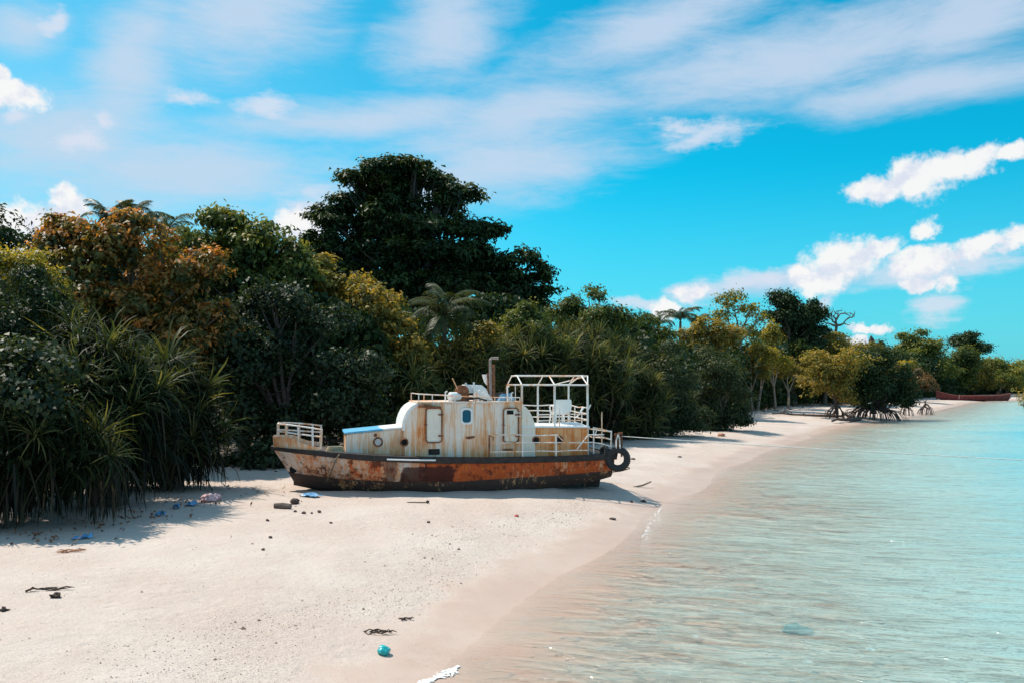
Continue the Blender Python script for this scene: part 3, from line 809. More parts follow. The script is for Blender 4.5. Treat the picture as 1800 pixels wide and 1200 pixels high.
# stern bitt: two legs and a crossbar that carry tyre and mooring line
bt = MB()
bx = near(1088, 790, -0.95)[0]
for px in (1082.5, 1092.5): bt.tube([N3(px, 802, -0.95), N3(px, 762, -0.95)], 0.032, 8)
bt.tube([N3(1080, 763, -0.95), N3(1094, 760.5, -0.95)], 0.04, 8)
bt.box(N3(1086.5, 775, -0.95), (0.17, 0.12, 0.34))
bt.build('stern_bitt', M['rust'], boat)
bent = MB().tube([N3(1076, 829, -1.0), N3(1096, 826, -1.0), N3(1107, 822.5, -1.0), N3(1106, 820.5, -1.0), N3(1097, 821.5, -1.0)], 0.02, 6)
bent.build('bent_step', M['rust'], boat)
# canopy frame ------------------------------------------------------------
VA = 1.10
cn = MB().tube([N3(917.5, 676, -VA), N3(1035, 676, -VA)], 0.028, 6)
nb0, nb1 = N3(917.5, 676, -VA), N3(1034, 676, -VA)
zt = near(975, 660, -VA + 0.7)[1]
rise = zt - nb0.z
xs3 = [near(px, 700, -VA)[0] for px in (917.5, 975, 1033)]
cn.tube([(xs3[0], VA, nb0.z), (xs3[2], VA, nb0.z)], 0.028, 6)
for vv in (-0.42, 0.42): cn.tube([(xs3[0], vv, zt), (xs3[2] + 0.22, vv, zt)], 0.024, 6)
for i, x in enumerate(xs3):
    cn.tube([(x, -VA, nb0.z), (x, -0.42, zt), (x, 0.42, zt), (x, VA, nb0.z)], 0.024, 6)
xe = xs3[2] + 0.22
cn.tube([(xs3[2], -VA, nb0.z), (xe, -0.42, zt), (xe, 0.42, zt), (xs3[2], VA, nb0.z)], 0.022, 6)
cn.tube([(xs3[2] - 0.55, VA, nb0.z), (xe, -0.42, zt)], 0.018, 6)
for k in range(1, 5):
    x = xs3[0] + (xs3[2] - xs3[0]) * k / 5
    cn.tube([(x, -0.42, zt + 0.015), (x, 0.42, zt + 0.015)], 0.014, 5)
cn.tube([(xs3[0], 0, zt + 0.02), (xs3[2] + 0.22, 0, zt + 0.02)], 0.014, 5)
canopy = tag(cn.build('canopy_frame', M['frame'], boat), 'white bare tube frame of the aft canopy')
zd = near(975, 749, -VA)[1]
for i, x in enumerate(xs3):
    zlo = zd if i < 2 else near(1033, 801, -VA)[1]
    MB().tube([(x, -VA, zlo), (x, -VA, nb0.z)], 0.036, 8).build('post', M['frame'], canopy)
    MB().tube([(x, VA, zd), (x, VA, nb0.z)], 0.034, 8).build('post', M['frame'], canopy)
# upper deck rail: far side, aft end and low near side
rails, posts = [], []
xA, xB = near(945, 740, -VA)[0], xs3[2]
for h in (0.24, 0.46, 0.66):
    rails += [[(xA, VA, zd + h), (xB, VA, zd + h)], [(xB, -VA, zd + h * 0.92), (xB, VA, zd + h)]]
for h in (0.20, 0.40): rails.append([(xA + 0.05, -VA + 0.02, zd + h), (xB, -VA + 0.02, zd + h)])
for fx_ in (0.33, 0.66, 0.86): posts.append((Vector((xA + (xB - xA) * fx_, VA, zd)), Vector((xA + (xB - xA) * fx_, VA, zd + 0.66))))
for vv in (-0.45, 0.35): posts.append((Vector((xB, vv, zd)), Vector((xB, vv, zd + 0.62))))
x = near(983.5, 740, -VA)[0]; posts.append((Vector((x, -VA + 0.02, zd)), Vector((x, -VA + 0.02, zd + 0.62))))
railing(rails, posts, 0.019, None, 0.021, label='white railing round the aft upper deck')
MB().tube([(xB - 0.35, -VA + 0.1, zd + 0.3), (xB - 0.12, -VA + 0.1, zd + 0.62)], 0.03, 6).build('brace', M['white'], boat)
MB().tube([(xB + 0.02, -VA, zd + 0.55), (xB + 0.10, -VA - 0.02, zd + 0.72)], 0.02, 6).build('brace', M['white'], boat)
# sun awning heap on the upper deck
hp = MB(); cx = near(1000, 745, -0.5)[0]; nn = 12
vs = [(cx + 0.62 * math.cos(6.283 * k / nn), -0.45 + 0.5 * math.sin(6.283 * k / nn), zd + 0.0) for k in range(nn)] + \
     [(cx + 0.35 * math.cos(6.283 * k / nn), -0.45 + 0.28 * math.sin(6.283 * k / nn), zd + 0.09 + 0.04 * math.sin(k * 2.3)) for k in range(nn)] + [(cx, -0.45, zd + 0.13)]
hp.add(vs, [(k, (k + 1) % nn, nn + (k + 1) % nn, nn + k) for k in range(nn)] + [(nn + k, nn + (k + 1) % nn, 2 * nn) for k in range(nn)])
tarp = hp.build('folded_tarpaulin', M['white'])
tarp.matrix_world = Matrix.LocRotScale(BO, Matrix.Rotation(TH, 3, 'Z').to_quaternion(), None)
tag(tarp, 'white tarpaulin heaped on the aft upper deck below the chair', 'tarpaulin')

def bw_world(p): return BO + EU * p[0] + EV * p[1] + Vector((0, 0, p[2]))
# plastic chair under the canopy
cw, _c = bw_world((near(985, 740, -0.2)[0], -0.15, zd)), None
chair = thing('plastic_chair', 'white plastic armchair standing under the canopy frame', 'chair', cw, TH + R(8))
wpl = principled('white_plastic', (0.86, 0.85, 0.82), 0.4, var=0.03)
sd = MB().prism([(-0.27, 0.40), (0.27, 0.40), (0.27, 0.44), (-0.27, 0.44)], -0.25, 0.25); sd.build('seat', wpl, chair, bevel=0.015)
bk = MB(); n = 8
vs = []
for j in range(6):
    z = 0.44 + 0.44 * j / 5; w = 0.29 + 0.03 * math.sin(j / 5 * 3.1)
    for k in range(n + 1):
        t = k / n * 2 - 1
        vs.append((w * t, -0.24 - 0.05 * j / 5 - 0.05 * (1 - t * t), z))
bk.add(vs, [(j * (n + 1) + k, j * (n + 1) + k + 1, (j + 1) * (n + 1) + k + 1, (j + 1) * (n + 1) + k) for j in range(5) for k in range(n)])
vs2 = [(x, y + 0.025, z) for x, y, z in vs]; bk.add(vs2, [(j * (n + 1) + k, (j + 1) * (n + 1) + k, (j + 1) * (n + 1) + k + 1, j * (n + 1) + k + 1) for j in range(5) for k in range(n)])
bk.build('backrest', wpl, chair)
for sx_ in (-1, 1):
    for sy in (-1, 1): MB().tube([(sx_ * 0.24, sy * 0.22, 0.41), (sx_ * 0.29, sy * 0.27, 0.0)], [0.03, 0.02], 6).build('leg', wpl, chair)
    MB().tube([(sx_ * 0.29, -0.27, 0.66), (sx_ * 0.31, 0.05, 0.67), (sx_ * 0.29, 0.22, 0.62), (sx_ * 0.26, 0.22, 0.42)], 0.024, 6).build('armrest', wpl, chair)

# roof fittings ------------------------------------------------------------
zr = near(800, 705, -VC - 0.05)[1] + 0.005
# white cowl: box in front, sloped quarter behind
cp = [near(px, py, -0.55) for px, py in ((818.5, 675), (836, 676), (847, 676), (855, 683), (859, 692), (868, 704), (818.5, 704))]
cp[-1] = (cp[-1][0], zr + 0.25); cp[-2] = (cp[-2][0], zr)
cp = cp[:6] + [(near(842, 700, -.55)[0], zr), (near(842, 700, -.55)[0], zr + 0.26), cp[-1]]
cw_ = tag(MB().prism(cp, -0.55, 0.25).build('ventilator_cowl', M['white'], boat, bevel=0.02), 'white box shaped cowl with a sloping back')
x = near(833, 690, -0.6)[0]
MB().tube([(x, -0.60, zr), (x, -0.60, zr + 0.62)], 0.03, 6).build('post', M['white'], cw_)
x = near(819, 690, -0.6)[0]
MB().tube([(x, -0.58, zr + 0.2), (x, -0.58, zr + 0.60)], 0.03, 6).build('post', M['white'], cw_)
# exhaust: dark stack and paler pipe with an elbow
ex = MB()
a = N3(862.5, 703, -0.35); t = N3(861.5, 632, -0.35); e = N3(876, 629, -0.35)
pale = principled('pale_galvanised_pipe', (0.36, 0.28, 0.24), 0.6, var=0.25, scale=9)
stk = MB().tube([a + Vector((0.10, 0.1, 0)), N3(866, 640, -0.25)], 0.085, 10).build('exhaust_stack', M['rust'], boat)
MB().tube([a, t, t + Vector((0.05, 0, 0.05)), e], 0.046, 10).build('exhaust_elbow', pale, stk)
MB().tube([N3(858.5, 703, -0.30), N3(857.5, 655, -0.30)], 0.035, 8).build('thin_pipe', M['rust'], stk)
# white horn/dish behind the stack
MB().lathe([(0.02, 0.0), (0.10, 0.10), (0.15, 0.25), (0.17, 0.36), (0.13, 0.36), (0.02, 0.05)], N3(856, 676, 0.2), 'z', 14).build('horn', M['white'], boat)
# rusty winch with drum and frame
wx = near(812, 700, -0.7)[0]
wn = MB().box((wx, -0.7, zr + 0.10), (0.42, 0.4, 0.2)); wn.lathe([(0.001, -0.22), (0.20, -0.22), (0.20, -0.18), (0.12, -0.17), (0.12, 0.17), (0.20, 0.18), (0.20, 0.22), (0.001, 0.22)], (wx, -0.7, zr + 0.32), 'y', 14)
winch = MB(); winch.v, winch.f = wn.v, wn.f
wo = winch.build('winch', M['rust'], boat)
MB().tube([(wx - 0.1, -0.7, zr + 0.3), (wx - 0.32, -0.72, zr + 0.75)], 0.018, 6).build('crank', M['rail'], wo)
MB().tube([(wx + 0.1, -1.0, zr + 0.06), (wx + 0.45, -1.12, zr + 0.10), (wx + 0.75, -1.15, zr + 0.02)], 0.03, 6).build('hose', M['rubber'], wo)
# white pipe stubs and grilles along the roof
for px, h in ((783, 0.30), (789, 0.22), (797, 0.16), (841, 0.34), (848, 0.28), (852, 0.2), (892, 0.46), (899, 0.26)):
    x = near(px, 700, -0.9)[0]
    MB().tube([(x, -0.9, zr - 0.01), (x, -0.9, zr + h), (x + 0.06, -0.9, zr + h + 0.02)], 0.024, 6).build('pipe_stub', M['white'], boat)
MB().tube([N3(906, 703, -0.7), N3(906, 668 + 8, -0.7)], 0.014, 6).build('whip_aerial', M['rail'], boat)
# loose things lying on the roof
def roof_thing(name, label, cat, px, v, shape, mat, rz=0.0, dz=0.0, group=None):
    p = bw_world((near(px, 700, v)[0], v, zr + dz))
    o = shape.build(name, mat, None, bevel=0.012)
    o.location = p; o.rotation_euler = (0, 0, TH + R(rz))
    return tag(o, label, cat, group)
roof_thing('plastic_drum', 'small white plastic drum lying on the cabin roof beside the rusty winch', 'drum', 799, -0.85,
           MB().lathe([(0.001, -0.2), (0.13, -0.2), (0.15, -0.16), (0.15, 0.16), (0.13, 0.2), (0.001, 0.2)], (0, 0, 0.15), 'x', 14), M['white'], 20)
roof_thing('blue_bundle', 'blue plastic bundle on the aft end of the cabin roof', 'bundle', 888, -0.6,
           MB().add([(-.3, -.2, 0), (.3, -.22, 0), (.34, .2, 0), (-.26, .2, 0), (-.18, -.1, .2), (.12, -.12, .27), (.2, .1, .2), (-.1, .12, .24)], [(0, 1, 5, 4), (1, 2, 6, 5), (2, 3, 7, 6), (3, 0, 4, 7), (4, 5, 6, 7), (0, 3, 2, 1)]),
           principled('faded_blue_plastic', (0.22, 0.42, 0.58), 0.5, var=0.3, scale=6), 10)
roof_thing('wooden_crate', 'grey wooden crate on the cabin roof in front of the canopy', 'crate', 877, -0.1,
           MB().box((0, 0, 0.13), (0.5, 0.4, 0.26)).box((0, -0.21, 0.07), (0.52, 0.02, 0.08)).box((0, -0.21, 0.19), (0.52, 0.02, 0.08)), M['dead'], -15)
# rope coil and slack line on the foredeck
zdk = near(585, 797, -1.0)[1]
cl = MB()
for k in range(5):
    cl.tube([Vector((near(589, 790, -0.9)[0] + (0.30 - 0.02 * k) * math.cos(a), -0.85 + (0.24 - .02 * k) * math.sin(a), zdk + 0.03 + 0.045 * k)) for a in np.linspace(0, 6.283, 17)], 0.024, 5, False)
co = cl.build('rope_coil', principled('straw_rope', (0.45, 0.38, 0.26), 0.95))
co.matrix_world = Matrix.LocRotScale(BO, Matrix.Rotation(TH, 3, 'Z').to_quaternion(), None)
tag(co, 'straw coloured coil of rope lying on the foredeck before the trunk cabin', 'rope')
# anchor rope over the rail to the sand
g = ground(564, 859)
pts = [bw_world(N3(600, 794, -1.2)), bw_world(N3(594, 801, -1.66))]
e0 = bw_world(N3(588, 814, -1.68)); pts.append(e0)
for t in (0.33, 0.66, 1.0): pts.append(e0.lerp(g + Vector((0, 0, 0.01)), t) + Vector((0, 0, -0.10 * math.sin(math.pi * t))))
pts.append(g + Vector((-0.4, -0.1, 0.0)))
ao = MB().tube(pts, 0.026, 6).build('anchor_rope', M['rope_brown'])
tag(ao, 'brown rope running from the foredeck over the rail to the sand', 'rope')

# tyre fender ----------------------------------------------------------------
tp = bw_world(N3(1086, 806, -1.52))
tyre = thing('tyre_fender', 'black car tyre hanging as a fender at the boat stern', 'tyre', tp, R(-4))
ty = MB(); Ro, Ri, W = 0.41, 0.20, 0.21
ty.lathe([(Ri, -W * 0.30), (Ri + 0.03, -W * 0.44), (Ro - 0.09, -W * 0.52), (Ro - 0.03, -W * 0.46), (Ro, -W * 0.32), (Ro + 0.004, 0), (Ro, W * 0.32), (Ro - 0.03, W * 0.46), (Ro - 0.09, W * 0.52), (Ri + 0.03, W * 0.44), (Ri, W * 0.30), (Ri + 0.03, 0), (Ri, -W * 0.30)], (0, 0, 0), 'y', 36)
ty.build('casing', M['rubber'], tyre)
tr_ = MB()
for k in range(36):
    a = 6.283 * k / 36
    tr_.box((Ro * math.cos(a) * 1.005, 0, Ro * math.sin(a) * 1.005), (0.03, W * 0.6, 0.034), Matrix.Rotation(-a, 3, 'Y'))
tr_.build('tread', M['rubber'], tyre, smooth=False)
MB().tube([(-0.05, -0.02, Ro * 0.62), (-0.06, -0.13, Ro + 0.02), (-0.05, 0.05, Ro + 0.22), (0.02, 0.09, Ro + 0.40)], 0.02, 6).build('lashing', M['rope'], tyre)
MB().tube([(0.08, -0.02, Ro * 0.62), (0.07, -0.13, Ro + 0.02), (0.06, 0.05, Ro + 0.22), (0.03, 0.09, Ro + 0.40)], 0.02, 6).build('lashing', M['rope'], tyre)
# second small fender tucked behind the rail
fp = bw_world(N3(1063, 793, -1.30))
f2 = MB().lathe([(0.10, -0.05), (0.12, -0.08), (0.17, -0.08), (0.20, -0.05), (0.205, 0.0), (0.20, 0.05), (0.17, 0.08), (0.12, 0.08), (0.10, 0.05), (0.10, -0.05)], (0, 0, 0), 'x', 22).build('small_fender', M['rubber'])
f2.location = fp; f2.rotation_euler = (0, 0, TH + R(20))
tag(f2, 'small dark rubber fender on the deck edge left of the hanging tyre', 'fender')
# mooring line running out over the water, its far end drops into the lagoon
ra = bw_world(N3(1093, 766, -0.97)); rb = at(1800, 808, 24.5)
dvec = rb - ra
pts = []
for t in np.linspace(0, 2.6, 40):
    p = ra + dvec * t
    sag = -0.03 * math.sin(math.pi * min(t, 1.0)) if t < 1 else -0.55 * (t - 1) ** 2
    pts.append(p + Vector((0, 0, sag)))
ml = MB().tube(pts, 0.014, 6).build('mooring_line', M['rope'])
tag(ml, 'pale mooring line stretched from the boat stern out over the water', 'rope')

# ------------------------------------------------------------------ vegetation
L = {}
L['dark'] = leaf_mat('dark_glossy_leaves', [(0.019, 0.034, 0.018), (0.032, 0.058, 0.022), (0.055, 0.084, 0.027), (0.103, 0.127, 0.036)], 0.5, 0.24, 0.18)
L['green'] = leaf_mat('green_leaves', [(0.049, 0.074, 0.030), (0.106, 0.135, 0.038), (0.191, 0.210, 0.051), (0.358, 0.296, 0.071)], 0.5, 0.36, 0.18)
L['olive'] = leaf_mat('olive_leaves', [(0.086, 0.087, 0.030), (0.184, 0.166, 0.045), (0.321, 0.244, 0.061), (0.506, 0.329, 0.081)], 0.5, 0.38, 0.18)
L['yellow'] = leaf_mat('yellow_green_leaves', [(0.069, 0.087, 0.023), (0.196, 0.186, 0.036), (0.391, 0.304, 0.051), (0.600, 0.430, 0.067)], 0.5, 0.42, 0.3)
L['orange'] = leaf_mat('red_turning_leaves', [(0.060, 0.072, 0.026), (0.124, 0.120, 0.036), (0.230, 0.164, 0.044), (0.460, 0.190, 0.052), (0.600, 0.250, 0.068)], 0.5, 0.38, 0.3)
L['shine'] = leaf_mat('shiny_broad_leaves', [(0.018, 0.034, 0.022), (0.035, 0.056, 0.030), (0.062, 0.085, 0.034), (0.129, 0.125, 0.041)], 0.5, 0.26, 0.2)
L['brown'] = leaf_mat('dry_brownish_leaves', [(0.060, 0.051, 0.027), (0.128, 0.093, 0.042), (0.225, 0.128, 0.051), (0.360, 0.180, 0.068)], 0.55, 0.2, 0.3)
L['pand'] = leaf_mat('shaded_pandanus_leaves', [(0.008, 0.014, 0.008), (0.026, 0.040, 0.016), (0.070, 0.086, 0.032), (0.26, 0.23, 0.085)], 0.5, 0.34, 0.10)  # darker copy: the left clump's shade is put into the leaf colour
L['hedge'] = leaf_mat('sunny_pandanus_leaves', [(0.014, 0.022, 0.011), (0.042, 0.058, 0.022), (0.105, 0.120, 0.044), (0.30, 0.26, 0.10)], 0.5, 0.36, 0.12)  # paler copy: sunlight on the hedge is put into the leaf colour
L['dry'] = leaf_mat('hanging_dry_leaves', [(0.010, 0.012, 0.009), (0.022, 0.021, 0.014), (0.050, 0.040, 0.024), (0.13, 0.09, 0.05)], 0.7, 0.10, 0.2)
L['palm'] = leaf_mat('palm_leaflets', [(0.018, 0.030, 0.012), (0.040, 0.058, 0.020), (0.085, 0.100, 0.036), (0.17, 0.16, 0.07)], 0.45, 0.26, 0.25)
L['litter'] = leaf_mat('fallen_leaves', [(0.100, 0.050, 0.030), (0.220, 0.090, 0.050), (0.340, 0.160, 0.080), (0.400, 0.240, 0.140)], 0.8, 0.0, 0.2)

def unit(v): return v / np.maximum(np.linalg.norm(v, axis=-1, keepdims=True), 1e-9)
def leaves(P, Nrm, size, tint, aspect=0.5, droop=0.35):
    """one folded four-cornered leaf blade per point: P centre, Nrm face normal"""
    n = len(P)
    r = unit(rng.normal(0, 1, (n, 3)))
    a = unit(np.cross(Nrm, r)); b = np.cross(Nrm, a)
    s = size * rng.uniform(0.65, 1.25, n)
    a = a * s[:, None] * 0.5; b = b * (s * aspect)[:, None] * 0.5
    lift = Nrm * (s * 0.12)[:, None]
    tipd = np.zeros((n, 3)); tipd[:, 2] = -s * droop * 0.5
    V = np.empty((n, 4, 3))
    V[:, 0] = P - a; V[:, 1] = P + b + lift - a * 0.1; V[:, 2] = P + a + tipd; V[:, 3] = P - b + lift - a * 0.1
    return V.reshape(-1, 3), np.arange(4 * n).reshape(n, 4), np.repeat(tint, 4)
def crown_geo(lobes, n, size, clump=0.55, per=22, up=0.5, shell=0.62, aspect=0.5, tint0=0.30, spread=0.16, toptint=0.35, rough=0.36, sub=8, flat=0.85):
    """leaves gathered in clumps over the outer part of a set of ellipsoid lobes (cx,cy,cz,rx,ry,rz)"""
    Lb = np.array(lobes, float)
    if sub:
        out = []
        for l in Lb:
            for i in range(sub):
                dd = unit(rng.normal(0, 1, 3) + np.array([0, 0, 0.15]))
                f = rng.uniform(0.5, 1.08); k = rng.uniform(0.26, 0.52)
                out.append(np.r_[l[:3] + dd * l[3:6] * f * (1 - 0.35 * k), l[3:6] * k * np.array([1.1, 1.1, flat])])
        Lb = np.array(out)
    w = (Lb[:, 3] * Lb[:, 5] + Lb[:, 4] * Lb[:, 5] + Lb[:, 3] * Lb[:, 4]); w /= w.sum()
    nc = max(6, n // per)
    li = rng.choice(len(Lb), nc, p=w)
    D = unit(rng.normal(0, 1, (nc, 3)) + np.array([0, 0, 0.18]))
    bump = 1 + rough * (np.sin(D[:, 0] * 5.1 + li * 1.7) * np.sin(D[:, 1] * 4.3 + li) + 0.6 * np.sin(D[:, 2] * 9 + D[:, 0] * 7 + li * 2.1))
    rr = (shell + (1 - shell) * rng.random(nc) ** 0.55) * bump
    C = Lb[li, :3] + D * Lb[li, 3:6] * rr[:, None]
    # drop clumps buried deep in another lobe
    q = np.min(np.stack([(((C - l[:3]) / l[3:6]) ** 2).sum(1) for l in Lb]), 0)
    ok = q > 0.15
    C, D, li, rr = C[ok], D[ok], li[ok], rr[ok]
    nc = len(C)
    k = np.repeat(np.arange(nc), np.maximum(3, rng.poisson(per, nc)))
    cs = clump * rng.uniform(0.6, 1.35, nc)
    off = rng.normal(0, 1, (len(k), 3)) * np.array([0.5, 0.5, 0.30])
    P = C[k] + off * cs[k][:, None]
    Nn = unit(D[k] * 0.55 + unit(off) * 0.5 + np.array([0, 0, up]) + rng.normal(0, 0.42, (len(k), 3)))
    ct = tint0 + rng.normal(0, spread, nc) + toptint * np.clip(D[:, 2], -0.4, 1) * (rr - 0.6)  # upper outer clumps paler: sunlit crown tops put into the tint
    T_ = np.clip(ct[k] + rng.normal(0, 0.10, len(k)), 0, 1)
    return leaves(P, Nn, size, T_, aspect)
def limbs(mb, base, lobes, r0, fork=0.35, wob_=0.25, seed=0, n=7, twig=True):
    rg = np.random.default_rng(seed + 100)
    base = Vector(base)
    cen = sum((Vector(l[:3]) for l in lobes), Vector()) / len(lobes)
    f = base.lerp(Vector((cen.x, cen.y, cen.z)), fork)
    j = lambda s: Vector(rg.normal(0, s, 3))
    mid = base.lerp(f, 0.5) + j(wob_ * 0.5)
    mb.tube([base - Vector((0, 0, 0.4)), base + Vector((0, 0, 0.15)), mid, f], [r0 * 1.5, r0 * 1.15, r0 * 0.95, r0 * 0.8], n + 1)
    for l in lobes:
        t = Vector(l[:3]) + Vector((0, 0, l[5] * 0.35))
        m1 = f.lerp(t, 0.4) + j(wob_); m2 = f.lerp(t, 0.72) + j(wob_)
        mb.tube([f, m1, m2, t], [r0 * 0.68, r0 * 0.45, r0 * 0.3, r0 * 0.12], n)
        if twig:
            for k in range(5):
                a = rg.uniform(0, 6.283); e = rg.uniform(-0.1, 0.9)
                tt = Vector(l[:3]) + Vector((math.cos(a) * l[3] * math.cos(e), math.sin(a) * l[4] * math.cos(e), l[5] * math.sin(e))) * 0.85
                s = m1.lerp(t, rg.uniform(0.1, 0.8))
                mb.tube([s, s.lerp(tt, 0.5) + j(wob_ * 0.6), tt], [r0 * 0.24, r0 * 0.15, r0 * 0.04], 5)
    return mb
def px_lobes(lst, Y, base):
    """lobes measured in the photograph (x, y, half width, half height, depth offset) at distance Y, relative to the tree's base"""
    out = []
    for (px, py, rx, ry, *dy) in lst:
        y = Y + (dy[0] if dy else 0)
        c = at(px, py, y) - base
        k = y / F
        out.append((c.x, c.y, c.z, rx * k, max(rx, ry) * k * 0.85, ry * k))
    return out
DENS = 1.35
def tree(name, label, cat, foot, Y, lst, n, size, mat, bark='bark', r0=0.22, group=None, trunk_name='trunk', crown_name='crown', fork=0.35, seed=0, **kw):
    """foot: photo x of the base; Y: distance"""
    X = (foot - 900) / F * Y
    base = Vector((X, Y, tz(X, Y)))
    t = thing(name, label, cat, base, 0, group)
    lb = px_lobes(lst, Y, base)
    V, Fc, tn = crown_geo(lb, int(n * DENS), size * 0.94, **kw)
    link(crown_name, np_mesh(crown_name, V, Fc, L[mat], {'tint': tn}), t)
    limbs(MB(), (0, 0, 0), lb, r0, fork, seed=seed, wob_=0.12 * r0 / 0.2).build(trunk_name, M[bark], t)
    return t

# --- strap leaved rosettes (pandanus) ---
def strap(P0, d0, length, w, droop, tint, segs=4):
    """long drooping strap leaves; arrays over leaves"""
    n = len(P0)
    up = np.array([0, 0, 1.0])
    side = unit(np.cross(d0, up) + 1e-4)
    V = np.empty((n, segs + 1, 2, 3)); p = P0.copy(); d = d0.copy(); st = length / segs
    wp = np.interp(np.linspace(0, 1, segs + 1), [0, 0.25, 0.7, 1], [0.8, 1.0, 0.7, 0.06])
    for i in range(segs + 1):
        V[:, i, 0] = p - side * (w * wp[i])[:, None] * 0.5; V[:, i, 1] = p + side * (w * wp[i])[:, None] * 0.5
        d = d.copy(); d[:, 2] -= droop * (0.6 + i * 0.5) / segs; d = unit(d)
        p = p + d * st[:, None]
    V = V.reshape(-1, 3)
    b = np.arange(n)[:, None] * (segs + 1) * 2 + np.arange(segs)[None, :] * 2
    b = b.reshape(-1)
    Fc = np.stack([b, b + 1, b + 3, b + 2], -1)
    return V, Fc, np.repeat(tint, (segs + 1) * 2)
def rosette_mesh(name, n, ln, w, droop, mat, seed):
    rg = np.random.default_rng(seed)
    ph = np.arange(n) * 2.39996 + rg.normal(0, 0.2, n)
    el = np.interp(np.arange(n) / n, [0, 0.5, 1], [1.35, 0.75, -0.25]) + rg.normal(0, 0.12, n)
    d = np.stack([np.cos(ph) * np.cos(el), np.sin(ph) * np.cos(el), np.sin(el)], -1)
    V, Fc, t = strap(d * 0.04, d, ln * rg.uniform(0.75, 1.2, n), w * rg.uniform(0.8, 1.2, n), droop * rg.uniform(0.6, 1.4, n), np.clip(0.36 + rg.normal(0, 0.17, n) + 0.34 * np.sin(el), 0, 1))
    return np_mesh(name, V, Fc, mat, {'tint': t})
ROS = [rosette_mesh('leaf_rosette', 38, 1.15, 0.058, 0.9, L['hedge'], k) for k in range(4)]
ROSF = [rosette_mesh('leaf_rosette', 36, 1.25, 0.058, 1.0, L['pand'], 20 + k) for k in range(3)]
def pandanus(label, foot, Y, lst, nros, seed, meshes=ROS, skirt=90, sc=1.0, group='pandanus thickets behind the beach', face=0.0, fill=2500):
    rg = np.random.default_rng(seed)
    X = (foot - 900) / F * Y
    base = Vector((X, Y, tz(X, Y)))
    t = thing('pandanus_shrub', label, 'shrub', base, 0, group)
    lb = np.array(px_lobes(lst, Y, base))
    w = lb[:, 3] * lb[:, 5]; w = w / w.sum()
    st = MB(); sp = []; 
    for i in range(nros):
        l = lb[rg.choice(len(lb), p=w)]
        d = unit(rg.normal(0, 1, 3) + np.array([0, -face, 0.35])); d[2] = max(d[2], -0.35); d = unit(d)
        p = l[:3] + d * l[3:6] * rg.uniform(0.72, 1.02)
        o = link('leaf_rosette', meshes[i % len(meshes)], t, p)
        ax = Vector(d * 0.8 + np.array([0, 0, 0.75])).normalized()
        o.rotation_euler = (ax.to_track_quat('Z', 'Y') @ Matrix.Rotation(rg.uniform(0, 6.28), 3, 'Z').to_quaternion()).to_euler()
        s = sc * rg.uniform(0.75, 1.2); o.scale = (s, s, s)
        sp.append(p)
        if i % 4 == 0:
            q = Vector((p[0] * 0.55, p[1] * 0.55, -0.15)); m = Vector(p).lerp(q, 0.5) + Vector(rg.normal(0, 0.15, 3))
            st.tube([q, m, Vector(p)], [0.07, 0.055, 0.045], 6)
    st.build('stem', M['bark'], t)
    sp = np.array(sp)
    if skirt:
        k = rg.choice(len(sp), skirt)
        P0 = sp[k] * np.array([1, 1, 0]) + np.array([0, 0, 1]) * (sp[k][:, 2:3] * rg.uniform(0.35, 1.0, (skirt, 1))) + rg.normal(0, 0.3, (skirt, 3)); P0[:, 2] = np.maximum(P0[:, 2], 0.5); d = unit(rg.normal(0, 0.35, (skirt, 3)) + np.array([0, -0.25, -0.8]))
        ln = np.minimum(rg.uniform(0.9, 2.6, skirt), np.maximum(P0[:, 2] - 0.05, 0.3))
        V, Fc, tn = strap(P0, d, ln, rg.uniform(0.03, 0.06, skirt), np.full(skirt, 0.8), np.clip(rg.normal(0.22, 0.25, skirt), 0, 1))
        tag(link('hanging_dead_leaves', np_mesh('hanging_dead_leaves', V, Fc, L['dry'], {'tint': tn}), t), None, None, None, 'stuff')
    if fill:    # crowded inner strap leaves, shade inside the thicket put into their tint
        li = rg.choice(len(lb), fill, p=w)
        D = unit(rg.normal(0, 1, (fill, 3))); P0 = lb[li, :3] + D * lb[li, 3:6] * (rg.random(fill) ** 0.5)[:, None] * 0.92
        P0[:, 2] = np.maximum(P0[:, 2] - rg.uniform(0, 0.6, fill), 0.05)
        d = unit(D * 0.7 + rg.normal(0, 0.5, (fill, 3)) + np.array([0, 0, 0.45]))
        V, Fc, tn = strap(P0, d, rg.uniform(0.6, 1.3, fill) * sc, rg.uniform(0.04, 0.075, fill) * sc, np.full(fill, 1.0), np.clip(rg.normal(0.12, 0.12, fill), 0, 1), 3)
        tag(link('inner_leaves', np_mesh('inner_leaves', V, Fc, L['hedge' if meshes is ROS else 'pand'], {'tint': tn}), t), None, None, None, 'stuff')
    return t

